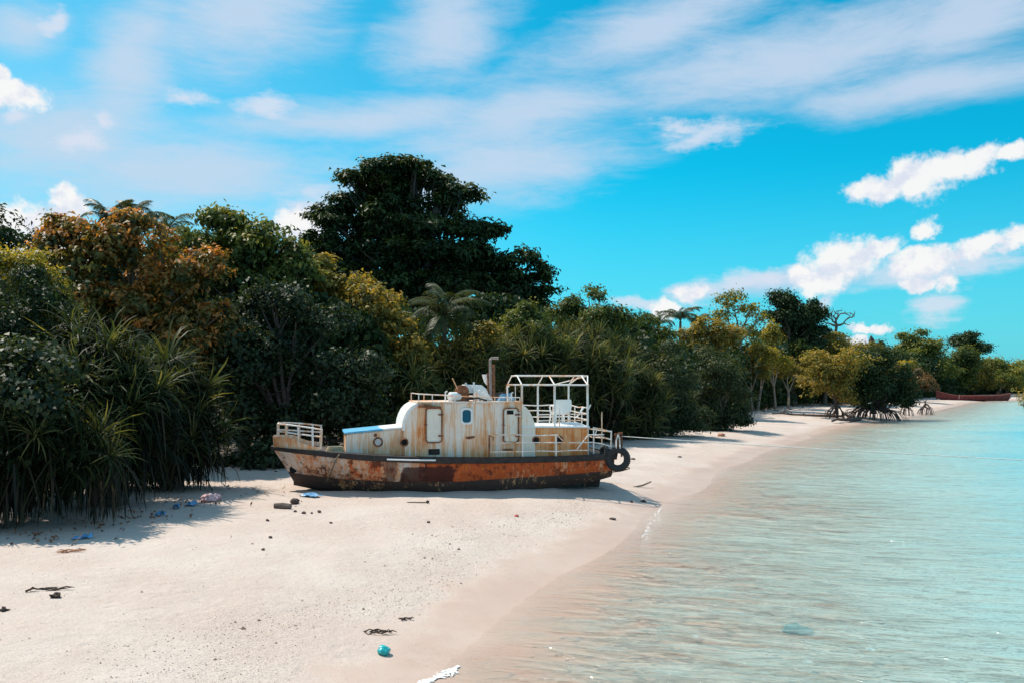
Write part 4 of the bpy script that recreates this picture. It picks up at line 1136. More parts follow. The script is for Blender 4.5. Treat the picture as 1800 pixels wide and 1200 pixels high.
# --- coconut palms ---
def frond_mesh(seed, ln=3.2, droop=0.9, nl=44):
    rg = np.random.default_rng(seed)
    s = np.linspace(0, 1, 15)
    el = 0.9 - (0.9 + droop) * s ** 1.3
    pts = np.zeros((15, 3))
    for i in range(1, 15):
        pts[i] = pts[i - 1] + np.array([math.cos(el[i]), 0, math.sin(el[i])]) * ln / 14
    rach = MB().tube(pts, list(np.interp(s, [0, 1], [0.05, 0.008])), 5)
    Vs, Fs = np.array(rach.v), [f for f in rach.f if len(f) == 4]
    Fs = np.array(Fs)
    k = np.linspace(0.16, 0.99, nl); P0 = np.stack([np.interp(k, s, pts[:, j]) for j in range(3)], -1)
    tang = unit(np.stack([np.interp(np.minimum(k + .03, 1), s, pts[:, j]) - np.interp(k - .03, s, pts[:, j]) for j in range(3)], -1))
    VV, FF, TT = [Vs], [Fs], [np.full(len(Vs), 0.6)]
    off = len(Vs)
    for sg in (-1, 1):
        d = unit(tang * 0.75 + np.array([0, sg * 1.0, 0]) + rg.normal(0, 0.10, (nl, 3)))
        l = np.interp(k, [0.15, 0.4, 0.8, 1], [0.55, 0.85, 0.7, 0.3]) * rg.uniform(0.85, 1.1, nl) * ln / 3.2
        V, Fc, t = strap(P0, d, l, np.full(nl, 0.055), np.full(nl, 1.3), np.clip(rg.normal(0.5, 0.15, nl), 0, 1), 3)
        VV.append(V); FF.append(Fc + off); TT.append(t); off += len(V)
    return np_mesh('frond', np.concatenate(VV), np.concatenate(FF), L['palm'], {'tint': np.concatenate(TT)})
FR = [frond_mesh(40, droop=0.7), frond_mesh(41, droop=1.1), frond_mesh(42, droop=1.5)]
def palm(label, foot, Y, px, py, nf, sc, seed, group='coconut palms among the trees', low=-0.7):
    rg = np.random.default_rng(seed)
    X = (foot - 900) / F * Y; base = Vector((X, Y, tz(X, Y)))
    t = thing('coconut_palm', label, 'palm tree', base, 0, group)
    top = at(px, py, Y) - base
    m1 = Vector((top.x * 0.25, 0, top.z * 0.35)); m2 = Vector((top.x * 0.7, 0.1, top.z * 0.7))
    MB().tube([(0, 0, -0.3), m1, m2, top], [0.19, 0.15, 0.13, 0.12], 9).build('trunk', M['bark'], t)
    for i in range(nf):
        o = link('frond', FR[i % 3], t, top)
        pitch = rg.uniform(low, 0.75) if i > nf * 0.3 else rg.uniform(0.2, 0.8)
        o.rotation_euler = (rg.normal(0, 0.25), -pitch, i * 2.39996 + rg.normal(0, 0.2))
        s = sc * rg.uniform(0.8, 1.15); o.scale = (s, s, s)
    return t

# ---- the wall of trees, left to right -------------------------------------
tree('broadleaf_tree', 'dark tree rising behind the sunlit shrub at the left edge', 'tree', -10, 40, [(5, 430, 40, 30), (-60, 400, 70, 60), (20, 470, 50, 50), (-120, 520, 110, 130), (60, 420, 22, 20)], 9000, 0.26, 'dark', per=16)
tree('shaded_shrub_face', 'large shrub at the left edge, its shaded face built from dark leaves', 'shrub', -10, 24.5,
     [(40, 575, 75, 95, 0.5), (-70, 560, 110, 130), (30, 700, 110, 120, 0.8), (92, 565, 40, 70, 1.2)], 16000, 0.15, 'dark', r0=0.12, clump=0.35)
tree('sunlit_shrub_cap', 'yellow leaves painting the sunlit top of the dark shrub at the left edge', 'shrub', 20, 26.5,
     [(20, 470, 55, 28), (70, 510, 48, 40), (100, 590, 34, 50), (130, 640, 30, 40, 0.3), (-40, 460, 60, 40), (110, 540, 26, 26)], 9000, 0.13, 'yellow', r0=0.10, clump=0.3, tint0=0.45)  # sunlit rim of the shrub, put into yellow leaf colour
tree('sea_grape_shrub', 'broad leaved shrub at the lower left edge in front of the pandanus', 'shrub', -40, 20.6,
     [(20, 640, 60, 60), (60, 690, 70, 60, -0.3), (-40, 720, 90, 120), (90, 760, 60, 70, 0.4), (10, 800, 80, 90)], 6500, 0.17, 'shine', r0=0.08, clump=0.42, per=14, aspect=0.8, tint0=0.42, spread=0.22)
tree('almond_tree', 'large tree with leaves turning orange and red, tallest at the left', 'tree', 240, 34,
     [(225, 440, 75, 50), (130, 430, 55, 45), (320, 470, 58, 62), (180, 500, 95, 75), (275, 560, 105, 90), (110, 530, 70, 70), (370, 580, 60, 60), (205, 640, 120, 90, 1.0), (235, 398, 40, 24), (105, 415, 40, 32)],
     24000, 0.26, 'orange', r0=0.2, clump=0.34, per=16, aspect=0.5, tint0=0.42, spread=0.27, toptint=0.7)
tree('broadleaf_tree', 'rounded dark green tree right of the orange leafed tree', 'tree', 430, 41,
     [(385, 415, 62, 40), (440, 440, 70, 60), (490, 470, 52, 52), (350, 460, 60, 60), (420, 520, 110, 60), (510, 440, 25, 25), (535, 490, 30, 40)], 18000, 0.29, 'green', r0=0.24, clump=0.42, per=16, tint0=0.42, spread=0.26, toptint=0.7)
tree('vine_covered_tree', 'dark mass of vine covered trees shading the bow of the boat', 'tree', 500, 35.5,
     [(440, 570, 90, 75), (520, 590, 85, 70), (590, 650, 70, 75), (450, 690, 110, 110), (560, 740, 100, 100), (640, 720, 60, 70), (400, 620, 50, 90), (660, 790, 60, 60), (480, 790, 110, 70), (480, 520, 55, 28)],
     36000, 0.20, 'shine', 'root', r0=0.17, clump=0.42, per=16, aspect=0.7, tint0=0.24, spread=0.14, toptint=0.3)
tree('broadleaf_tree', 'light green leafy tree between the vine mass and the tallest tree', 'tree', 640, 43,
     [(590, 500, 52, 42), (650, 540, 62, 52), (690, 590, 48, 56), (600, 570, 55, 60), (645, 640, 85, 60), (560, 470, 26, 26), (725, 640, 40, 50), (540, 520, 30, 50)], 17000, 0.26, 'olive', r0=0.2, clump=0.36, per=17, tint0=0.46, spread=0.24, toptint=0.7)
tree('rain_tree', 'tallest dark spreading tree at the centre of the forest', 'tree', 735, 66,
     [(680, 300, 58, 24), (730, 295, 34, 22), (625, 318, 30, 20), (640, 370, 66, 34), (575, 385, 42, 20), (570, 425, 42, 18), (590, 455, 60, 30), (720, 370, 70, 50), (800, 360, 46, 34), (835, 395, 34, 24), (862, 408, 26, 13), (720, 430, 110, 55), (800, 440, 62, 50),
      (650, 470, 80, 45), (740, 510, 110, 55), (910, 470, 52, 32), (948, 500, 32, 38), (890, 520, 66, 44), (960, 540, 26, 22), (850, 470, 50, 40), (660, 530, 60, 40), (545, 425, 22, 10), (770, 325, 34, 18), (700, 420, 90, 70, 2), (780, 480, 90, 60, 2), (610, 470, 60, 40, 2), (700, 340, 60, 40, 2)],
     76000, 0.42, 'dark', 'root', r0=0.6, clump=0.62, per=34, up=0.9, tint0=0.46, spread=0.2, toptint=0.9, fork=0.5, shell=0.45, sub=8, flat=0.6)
palm('drooping coconut palm with silvery fronds in front of the tallest tree', 776, 45, 782, 560, 22, 0.85, 3, low=-1.1)
palm('coconut palm whose fronds show over the orange leafed tree, left crown', 190, 52, 192, 394, 11, 0.80, 5, low=0.0)
palm('coconut palm whose fronds show over the orange leafed tree, middle crown', 240, 52, 236, 396, 11, 0.80, 6, low=0.0)
palm('coconut palm whose low fronds show right of the orange tree top', 290, 52, 290, 412, 10, 0.72, 8, low=0.0)
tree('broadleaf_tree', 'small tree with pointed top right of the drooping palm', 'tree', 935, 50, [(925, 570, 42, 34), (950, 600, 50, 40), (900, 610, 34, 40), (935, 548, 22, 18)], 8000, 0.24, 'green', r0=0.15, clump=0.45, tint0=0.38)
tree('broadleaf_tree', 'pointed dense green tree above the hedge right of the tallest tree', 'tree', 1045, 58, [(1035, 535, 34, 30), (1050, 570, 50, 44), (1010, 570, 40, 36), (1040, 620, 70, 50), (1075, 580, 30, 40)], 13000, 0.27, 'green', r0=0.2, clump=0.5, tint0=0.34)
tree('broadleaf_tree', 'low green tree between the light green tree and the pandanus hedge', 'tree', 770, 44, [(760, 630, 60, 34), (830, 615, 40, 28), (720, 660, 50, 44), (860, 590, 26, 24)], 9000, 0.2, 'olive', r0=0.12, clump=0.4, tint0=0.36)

# pandanus: left clump, then the hedge behind the boat
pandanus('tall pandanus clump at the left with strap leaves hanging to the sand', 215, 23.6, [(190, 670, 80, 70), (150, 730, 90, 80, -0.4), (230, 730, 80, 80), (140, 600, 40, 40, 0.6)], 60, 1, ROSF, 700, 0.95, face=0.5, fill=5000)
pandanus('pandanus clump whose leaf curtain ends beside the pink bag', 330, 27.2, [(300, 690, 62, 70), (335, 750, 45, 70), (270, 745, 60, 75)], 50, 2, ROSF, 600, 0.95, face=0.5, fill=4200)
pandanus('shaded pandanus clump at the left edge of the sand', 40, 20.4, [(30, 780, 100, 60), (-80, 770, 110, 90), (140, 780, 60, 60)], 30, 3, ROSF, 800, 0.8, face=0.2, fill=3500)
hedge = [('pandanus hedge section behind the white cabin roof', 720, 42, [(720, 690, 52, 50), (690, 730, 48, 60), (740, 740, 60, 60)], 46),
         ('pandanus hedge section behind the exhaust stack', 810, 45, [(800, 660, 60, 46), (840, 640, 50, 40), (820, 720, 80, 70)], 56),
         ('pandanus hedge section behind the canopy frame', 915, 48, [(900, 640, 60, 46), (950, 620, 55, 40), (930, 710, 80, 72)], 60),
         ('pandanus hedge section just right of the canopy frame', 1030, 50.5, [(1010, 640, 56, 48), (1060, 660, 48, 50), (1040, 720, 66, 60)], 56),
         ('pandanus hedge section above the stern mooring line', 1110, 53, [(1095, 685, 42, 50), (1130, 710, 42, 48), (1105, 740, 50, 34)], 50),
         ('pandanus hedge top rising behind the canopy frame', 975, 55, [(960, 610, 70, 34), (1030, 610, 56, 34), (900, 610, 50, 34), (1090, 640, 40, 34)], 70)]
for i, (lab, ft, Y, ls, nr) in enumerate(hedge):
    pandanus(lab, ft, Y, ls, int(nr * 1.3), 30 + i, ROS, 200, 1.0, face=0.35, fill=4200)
# glossy shrubs along the beach right of the hedge
tree('mangrove_shrub', 'glossy dark shrub next to the pandanus hedge', 'shrub', 1180, 56, [(1170, 640, 52, 44), (1150, 690, 42, 60), (1200, 700, 42, 50), (1185, 735, 40, 28), (1160, 752, 40, 14), (1205, 748, 36, 14)], 13000, 0.2, 'shine', r0=0.1, clump=0.42, tint0=0.40)
tree('mangrove_shrub', 'glossy dark shrub whose foot casts a shadow on the open sand', 'shrub', 1275, 63, [(1245, 650, 46, 54), (1280, 690, 34, 48), (1250, 715, 50, 36), (1290, 725, 24, 24), (1245, 742, 40, 13), (1285, 742, 30, 12), (1306, 732, 12, 14)], 14000, 0.22, 'shine', r0=0.1, clump=0.45, tint0=0.40)
tree('broadleaf_tree', 'rounded bushy tree behind the glossy shrubs', 'tree', 1130, 72, [(1120, 585, 40, 34), (1160, 600, 36, 30), (1110, 640, 50, 40)], 9000, 0.28, 'green', r0=0.16, clump=0.5, tint0=0.36)
tree('broadleaf_tree', 'olive tree behind the glossy shrubs beside the thin pale tree', 'tree', 1225, 80, [(1215, 600, 40, 34), (1250, 590, 36, 28), (1235, 640, 50, 36), (1280, 600, 30, 30)], 9000, 0.30, 'olive', r0=0.16, clump=0.55, tint0=0.42)
for i, (lab, px, py, Y, s) in enumerate((('coconut palm top left of three above the middle tree line', 1158, 566, 82, 1.0), ('coconut palm top with upright fronds above the middle tree line', 1196, 556, 84, 1.25), ('coconut palm top nearest the thin pale tree', 1222, 566, 86, 1.1))):
    palm(lab, px, Y, px, py + 9, 12, s * 0.66, 60 + i, low=0.15)
# the further shore
tree('thin_tree', 'tall thin pale tree with an airy crown against the sky', 'tree', 1296, 100, [(1285, 530, 30, 15), (1320, 545, 24, 13), (1270, 555, 20, 14), (1305, 580, 34, 16), (1340, 560, 14, 10)], 1800, 0.40, 'yellow', 'pale_bark', 0.20, clump=0.9, per=7, fork=0.72, shell=0.3)
tree('mango_tree', 'dense dark rounded tree on the skyline next to the bare tree', 'tree', 1395, 122, [(1372, 545, 28, 26), (1400, 545, 32, 28), (1430, 560, 22, 26), (1385, 580, 46, 30), (1420, 595, 34, 26), (1366, 522, 12, 10), (1388, 526, 10, 9), (1432, 536, 10, 10)], 20000, 0.46, 'dark', r0=0.5, clump=0.85, tint0=0.3)
tree('olive_tree', 'broad olive green tree below the bare tree on the skyline', 'tree', 1450, 124, [(1440, 620, 50, 30), (1485, 625, 44, 34), (1420, 650, 60, 40), (1490, 670, 40, 40), (1465, 600, 40, 16)], 15000, 0.42, 'olive', r0=0.3, clump=0.75, tint0=0.5)
tree('olive_tree', 'olive green tree filling the bank behind the white trunks', 'tree', 1375, 122, [(1350, 640, 60, 40), (1390, 620, 50, 34), (1400, 675, 50, 26), (1320, 620, 44, 36), (1320, 680, 50, 30), (1260, 620, 40, 30)], 15000, 0.42, 'green', r0=0.3, clump=0.75, tint0=0.42)
for i, (lab, ft, lst, Yp, mt) in enumerate((
        ('slim pale trunked tree nearest the glossy shrub', 1322, [(1318, 628, 24, 20), (1300, 650, 20, 16), (1335, 650, 18, 16)], 100, 'olive'),
        ('slim pale trunked tree leaning over its left neighbour', 1332, [(1340, 620, 20, 18), (1352, 640, 18, 16)], 101, 'yellow'),
        ('slim tree with the brightest yellow crown and forked pale trunk', 1363, [(1358, 590, 15, 24), (1350, 620, 16, 16), (1372, 640, 18, 16), (1345, 650, 14, 12)], 107, 'yellow'),
        ('slim pale trunked tree right of the yellow crowned one', 1386, [(1385, 640, 22, 18), (1402, 655, 16, 14), (1370, 655, 12, 12)], 109, 'olive'))):
    tree('slim_tree', lab, 'tree', ft, Yp, lst, 3600, 0.30, mt, 'pale_bark', 0.15, 'slim pale trunked trees at the back of the beach', clump=0.55, per=10, tint0=0.5, fork=0.42, shell=0.4, seed=i)
# bare dead tree on the skyline
def bare_tree(label, px, py0, Y, hpx, seed, name='bare_tree'):
    X = (px - 900) / F * Y; base = Vector((X, Y, tz(X, Y))); t = thing(name, label, 'tree', base)
    rg = np.random.default_rng(seed); mb = MB()
    top = at(px, py0, Y) - base
    f = Vector((0.4, 0, top.z))
    mb.tube([(0, 0, -0.3), f * 0.6 + Vector((-0.4, 0, 0)), f], [0.34, 0.28, 0.2], 7); mb.build('trunk', M['dead'], t)
    k = Y / F * hpx; br = MB()
    for a, l in ((0.1, 0.95), (1.35, 0.75), (-0.5, 0.6), (-1.35, 0.7), (0.6, 0.7)):
        p = f.copy(); ang = a; pts = [p.copy()]
        for i in range(5):
            ang += rg.normal(0, 0.45) - ang * 0.16; p = p + Vector((math.sin(ang), rg.normal(0, 0.25), math.cos(ang))) * k * l / 5; pts.append(p.copy())
            if i > 0:
                a2 = ang + rg.choice([-1, 1]) * rg.uniform(0.5, 1.0); q = p + Vector((math.sin(a2), rg.normal(0, .3), math.cos(a2))) * k * rg.uniform(.12, .28)
                br.tube([p, q, q + Vector((rg.normal(0, .2), 0, 1)).normalized() * k * 0.12], [0.09, 0.06, 0.02], 5)
        br.tube(pts, [0.20, 0.16, 0.12, 0.09, 0.06, 0.02], 6)
    br.build('branches', M['dead'], t)
bare_tree('bare dead tree with twisted branches on the skyline', 1466, 572, 130, 40, 4)
X = (1533 - 900) / F * 150; b0 = Vector((X, 150, tz(X, 150))); sg = thing('dead_snag', 'dark broken tree snag standing up between the far trees', 'tree stump', b0)
tp_ = at(1531, 590, 150) - b0
MB().tube([(0.3, 0, -0.3), (0.2, 0, tp_.z * 0.6), tp_ + Vector((0.1, 0, -0.8)), tp_], [0.85, 0.7, 0.5, 0.08], 8).build('trunk', M['root'], sg)
far_trees = [
    ('rounded olive tree above the big mangrove at the water', 1520, 130, [(1500, 625, 40, 30), (1540, 640, 40, 30), (1520, 670, 60, 34)], 9000, 'olive', 0.5),
    ('small dark tree beside the broken snag', 1548, 160, [(1546, 607, 9, 9), (1552, 622, 12, 14), (1570, 640, 24, 24)], 2600, 'dark', 0.35),
    ('yellowish tree beneath the far flat topped tree', 1560, 150, [(1552, 640, 20, 22), (1580, 660, 40, 26)], 4000, 'yellow', 0.34),
    ('broad domed tree on the far point', 1622, 190, [(1618, 605, 28, 14), (1612, 622, 46, 18), (1640, 640, 40, 26), (1600, 650, 40, 28), (1590, 592, 12, 6), (1614, 584, 12, 5), (1600, 612, 14, 12)], 11000, 'green', 0.4),
    ('umbrella crowned tree with a leaning crown on the far point', 1693, 210, [(1690, 600, 20, 12), (1712, 605, 22, 11), (1710, 590, 9, 5), (1725, 612, 10, 7)], 4200, 'dark', 0.38),
    ('low dark tree under the umbrella crowned tree', 1690, 205, [(1685, 630, 32, 20), (1700, 645, 30, 22), (1670, 660, 30, 28)], 6000, 'green', 0.3),
    ('low spreading dark tree above the stern of the red boat', 1768, 225, [(1750, 643, 28, 14), (1785, 648, 26, 14), (1765, 665, 40, 22), (1795, 670, 20, 22)], 7000, 'green', 0.42),
    ('last dark tree of the far shore at the right edge', 1830, 235, [(1830, 650, 40, 18), (1860, 665, 60, 24)], 5000, 'green', 0.4)]
for i, (lab, ft, Yp, lst, n, mt, tn) in enumerate(far_trees):
    tree('far_tree', lab, 'tree', ft, Yp, lst, n, 0.0034 * Yp, mt, 'bark', 0.35, 'trees of the far point', clump=0.0065 * Yp, per=13, up=0.8, tint0=tn, spread=0.18, toptint=0.5, seed=i)

# woodland behind, seen only as darkness between the trees
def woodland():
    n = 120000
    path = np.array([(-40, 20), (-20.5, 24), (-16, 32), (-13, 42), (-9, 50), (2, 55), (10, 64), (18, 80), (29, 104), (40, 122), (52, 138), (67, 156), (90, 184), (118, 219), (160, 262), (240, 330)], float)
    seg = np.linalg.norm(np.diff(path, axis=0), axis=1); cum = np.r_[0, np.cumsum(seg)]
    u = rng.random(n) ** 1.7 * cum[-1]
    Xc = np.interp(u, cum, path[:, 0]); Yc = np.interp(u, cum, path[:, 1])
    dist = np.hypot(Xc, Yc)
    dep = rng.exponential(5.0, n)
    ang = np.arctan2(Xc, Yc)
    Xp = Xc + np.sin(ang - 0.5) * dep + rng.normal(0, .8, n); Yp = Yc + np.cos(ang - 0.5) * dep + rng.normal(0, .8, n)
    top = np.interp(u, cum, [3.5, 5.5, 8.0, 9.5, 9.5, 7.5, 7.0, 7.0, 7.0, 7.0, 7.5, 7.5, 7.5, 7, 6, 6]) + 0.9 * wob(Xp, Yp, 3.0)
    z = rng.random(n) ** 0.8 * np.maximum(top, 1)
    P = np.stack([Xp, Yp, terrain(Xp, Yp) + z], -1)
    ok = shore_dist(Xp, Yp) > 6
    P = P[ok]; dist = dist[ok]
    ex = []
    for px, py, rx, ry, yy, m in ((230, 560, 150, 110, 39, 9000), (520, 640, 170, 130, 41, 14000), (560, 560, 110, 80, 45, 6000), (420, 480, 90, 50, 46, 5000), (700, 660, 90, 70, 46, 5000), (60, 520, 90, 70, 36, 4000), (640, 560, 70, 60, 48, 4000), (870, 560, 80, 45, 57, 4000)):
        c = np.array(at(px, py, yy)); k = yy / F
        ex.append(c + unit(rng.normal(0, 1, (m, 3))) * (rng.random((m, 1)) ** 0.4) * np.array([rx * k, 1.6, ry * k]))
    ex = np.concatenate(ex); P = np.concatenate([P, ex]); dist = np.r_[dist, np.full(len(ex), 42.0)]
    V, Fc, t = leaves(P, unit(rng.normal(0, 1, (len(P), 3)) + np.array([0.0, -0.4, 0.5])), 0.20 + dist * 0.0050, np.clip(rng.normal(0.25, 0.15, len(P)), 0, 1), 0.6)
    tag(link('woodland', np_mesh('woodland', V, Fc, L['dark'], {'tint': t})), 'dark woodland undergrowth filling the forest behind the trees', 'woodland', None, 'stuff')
woodland()

# ---- mangroves with stilt roots ------------------------------------------
def stilt_roots(mb, c, R0, hgt, n, seed, r=0.05, loops=True):
    rg = np.random.default_rng(seed)
    for i in range(n):
        a = 6.283 * i / n + rg.normal(0, 0.25); R1 = R0 * rg.uniform(0.35, 1.15); h = hgt * rg.uniform(0.6, 1.05)
        d = Vector((math.cos(a), math.sin(a), 0))
        p0 = Vector(c) + Vector((0, 0, h)); p3 = Vector(c) + d * R1
        p3.z = -0.35
        m1 = Vector(c) + d * R1 * 0.42 + Vector((0, 0, h * 0.92)); m2 = Vector(c) + d * R1 * 0.8 + Vector((0, 0, h * 0.50))
        mb.tube([p0, m1, m2, p3], [r * 1.2, r, r * 0.85, r * 0.6], 6)
        if loops and rg.random() < 0.7:
            a2 = a + rg.normal(0, 0.5); d2 = Vector((math.cos(a2), math.sin(a2), 0)); e = m2 + d2 * R1 * 0.5; e.z = -0.3
            mb.tube([m1.lerp(m2, 0.5), m2 + d2 * R1 * 0.2 + Vector((0, 0, h * 0.08)), e], [r * 0.7, r * 0.6, r * 0.4], 5)
    return mb
def mangrove(label, ft, py, lst, n, mat, R0, hroot, nroot, seed, size=0.3, r0=0.16, tint0=0.4, clump=0.6, r=0.06, bark='root', group='stilt rooted mangroves'):
    g = ground(ft, py); t = thing('mangrove_tree', label, 'mangrove', g, 0, group)
    lb = px_lobes(lst, g.y, g) if lst else []
    rm = stilt_roots(MB(), (0, 0, 0), R0, hroot, nroot, seed, r); rm.build('stilt_roots', M[bark], t)
    if lst:
        V, Fc, tn = crown_geo(lb, n, size, clump=clump, per=12, tint0=tint0, spread=0.22, sub=10, rough=0.5)
        link('crown', np_mesh('crown', V, Fc, L[mat], {'tint': tn}), t)
    mb = MB()
    if lst: limbs(mb, (0, 0, hroot * 0.6), lb, r0, 0.3, seed=seed, wob_=0.25)
    else:
        rg = np.random.default_rng(seed)
        mb.tube([(0, 0, hroot * 0.7), (0.05, 0, hroot * 1.2), (0.25, 0, hroot * 1.6)], [0.09, 0.07, 0.03], 6)
        mb.tube([(0.05, 0, hroot * 1.1), (-0.25, 0.1, hroot * 1.5)], [0.05, 0.02], 5)
    mb.build('trunk', M[bark], t)
    return t
mangrove('largest mangrove standing in the shallows on a tangle of dark stilt roots', 1535, 735, [(1500, 660, 44, 36), (1545, 650, 46, 32), (1575, 680, 36, 30), (1520, 690, 50, 26), (1590, 700, 20, 14), (1560, 705, 28, 14)], 18000, 'dark', 2.7, 1.5, 40, 1, 0.32, 0.26, 0.46, 0.6, 0.065)
mangrove('short mangrove on the sand with a flared root left of the largest mangrove', 1471, 734, [(1455, 655, 30, 28), (1478, 650, 26, 30), (1440, 640, 34, 26), (1500, 642, 36, 30), (1465, 685, 28, 18), (1492, 700, 16, 12), (1430, 675, 22, 22)], 8500, 'olive', 1.1, 1.3, 8, 2, 0.30, 0.13, 0.5, 0.5, 0.07)
mangrove('first small cage of stilt roots standing in the shallows', 1593, 729, None, 0, 'dark', 0.85, 1.35, 13, 3, r=0.045)
mangrove('rounder small cage of stilt roots with a hooked shoot, further right', 1626, 727.5, None, 0, 'dark', 1.15, 1.25, 15, 4, r=0.05)
mangrove('small reddish crowned mangrove left of the red boat', 1604, 706, [(1580, 675, 24, 14), (1612, 668, 28, 14), (1638, 676, 16, 10), (1605, 655, 16, 8)], 4200, 'brown', 1.0, 0.8, 6, 5, 0.42, 0.2, 0.55, 0.7)
mangrove('round olive mangrove overhanging the red boat', 1712, 694, [(1690, 655, 24, 20), (1715, 650, 28, 18), (1735, 668, 22, 16), (1676, 676, 14, 14), (1705, 674, 30, 14)], 7500, 'olive', 1.2, 0.9, 6, 6, 0.5, 0.25, 0.36, 0.85)
mangrove('dark mangrove behind the stern of the red boat', 1756, 694, [(1755, 665, 24, 16), (1775, 675, 22, 14)], 4000, 'green', 1.2, 0.9, 6, 7, 0.5, 0.25, 0.36, 0.85)
mangrove('mangrove sprig reaching in at the right edge over the water', 1822, 722, [(1812, 695, 24, 16), (1800, 705, 12, 10), (1840, 690, 30, 24)], 2200, 'olive', 1.0, 1.1, 8, 8, 0.28, 0.12, 0.5, 0.5)

# ------------------------------------------------------------------ red boat on the far beach
g0 = ground(1712, 704); yb = g0.y
pL, pR = at(1645, 690, yb), at(1776, 690, yb + 3)
Lb = (pR - pL).length; rz = math.atan2(pR.y - pL.y, pR.x - pL.x)
rbt = thing('wooden_longboat', 'long dark red wooden boat beached at the far waterline', 'boat', Vector(((pL.x + pR.x) / 2, (pL.y + pR.y) / 2, g0.z - 0.05)), rz)
red = principled('weathered_red_paint', (0.17, 0.030, 0.026), 0.7, var=0.35, scale=2)
rh = MB(); n = 24
def sec(s):
    x = (s - 0.5) * Lb; b = 1.1 * (1 - abs(2 * s - 1) ** 2.6) + 0.05
    sh = 1.05 + 1.0 * max(0, (0.30 - s) / 0.30) ** 1.7 + 0.45 * max(0, (s - 0.75) / 0.25) ** 1.7
    xk = x + (0.10 * Lb * max(0, (0.3 - s) / 0.3) ** 1.4 if s < 0.3 else -0.03 * Lb * max(0, (s - 0.75) / 0.25))
    return x, b, sh, xk
for sg_ in (-1, 1):
    vs = []
    for i in range(n + 1):
        x, b, sh, xk = sec(i / n)
        vs += [(xk, 0, 0), (xk + (x - xk) * 0.4, sg_ * b * 0.75, 0.25), (x, sg_ * b, sh), (x, sg_ * (b - 0.07), sh), (x, sg_ * (b - 0.1) * 0.7, 0.45)]
    rh.add(vs, [(5 * i + k, 5 * i + k + 1, 5 * i + 6 + k, 5 * i + 5 + k) for i in range(n) for k in range(4)])
rh.build('hull', red, rbt)
gw = MB()
for sg_ in (-1, 1): gw.tube([(sec(i / n)[0], sg_ * sec(i / n)[1], sec(i / n)[2] + 0.03) for i in range(n + 1)], 0.06, 5)
gw.build('gunwale', principled('pale_red_gunwale', (0.30, 0.09, 0.07), 0.7), rbt)
for s in (0.25, 0.4, 0.55, 0.7, 0.82):
    x, b, sh, xk = sec(s); MB().box((x, 0, sh - 0.25), (0.3, 2 * b - 0.2, 0.06)).build('thwart', M['dead'], rbt)
x, b, sh, xk = sec(0.27)
MB().box((x - 0.1, -b * 0.95, 0.8), (0.25, 0.05, 0.9), Matrix.Rotation(R(12), 3, 'X')).build('pale_patch', principled('pale_pink_paint', (0.45, 0.22, 0.2), 0.7), rbt)

# ------------------------------------------------------------------ things lying on the beach
def lump(r, seed, n=2, flat=0.7, jag=0.25):
    bm = bmesh.new(); bmesh.ops.create_icosphere(bm, subdivisions=n, radius=r)
    rg = np.random.default_rng(seed)
    for v in bm.verts:
        f = 1 + rg.normal(0, jag * 0.5) + jag * math.sin(v.co.x / r * 4 + seed) * math.sin(v.co.y / r * 3.3)
        v.co *= f; v.co.z *= flat
    mb = MB(); mb.add([v.co for v in bm.verts], [[v.index for v in f.verts] for f in bm.faces]); bm.free()
    return mb
def beach_thing(name, label, cat, px, py, mb, mat, rz=0.0, dz=0.0, group=None, smooth=True):
    g = ground(px, py)
    o = mb.build(name, mat, None, smooth); o.location = g + Vector((0, 0, dz)); o.rotation_euler = (0, 0, R(rz))
    return tag(o, label, cat, group)
teal = principled('crumpled_teal_plastic', (0.02, 0.42, 0.44), 0.35, var=0.3, scale=14)
bluep = principled('blue_plastic_film', (0.12, 0.32, 0.55), 0.4, var=0.3, scale=10)
pink = principled('pink_white_sack', (0.62, 0.40, 0.42), 0.6, var=0.2, scale=9)
weed = principled('dry_dark_seaweed', (0.055, 0.035, 0.026), 0.9, var=0.4, scale=20)
wood = principled('sun_bleached_stick', (0.24, 0.17, 0.13), 0.9, var=0.3, scale=10)
redp = principled('red_plastic', (0.45, 0.06, 0.05), 0.5)
husk = principled('coconut_husk', (0.085, 0.055, 0.045), 0.9, var=0.4, scale=14, bump=0.01)
beach_thing('plastic_ball', 'crumpled teal plastic ball on the sand near the foreground waterline', 'litter', 675, 1149, lump(0.088, 3, 3, 0.85, 0.14), teal, 0, 0.05)
def sack():
    return lump(0.26, 5, 3, 0.55, 0.22)
beach_thing('pink_sack', 'pink and white plastic sack at the foot of the pandanus clump', 'bag', 371, 880, sack(), pink, 20, 0.08)
def film(w, d, seed, h=0.06):
    rg = np.random.default_rng(seed); n = 6; vs = []
    for i in range(n):
        for j in range(n):
            vs.append(((i / (n - 1) - .5) * w * rg.uniform(.8, 1.1), (j / (n - 1) - .5) * d * rg.uniform(.8, 1.1), abs(rg.normal(0, h)) + 0.015))
    return MB().add(vs, [(i * n + j, (i + 1) * n + j, (i + 1) * n + j + 1, i * n + j + 1) for i in range(n - 1) for j in range(n - 1)])
for px, py, w, sd, lab in ((146, 946, 0.42, 1, 'faded blue plastic film in the shade near the fallen palm spathe'), (281, 906, 0.28, 2, 'bright blue plastic scrap at the foot of the left pandanus'),
                           (338, 888, 0.42, 3, 'blue plastic scrap left of the pink sack'), (310, 893, 0.30, 4, 'folded blue plastic scrap among leaf litter, second left of the sack'), (545, 872, 0.7, 5, 'pale blue sheet lying in the boat bow shadow')):
    beach_thing('plastic_scrap', lab, 'litter', px, py, film(w, w * 0.6, sd), bluep, sd * 30, 0, 'blue plastic scraps on the sand')
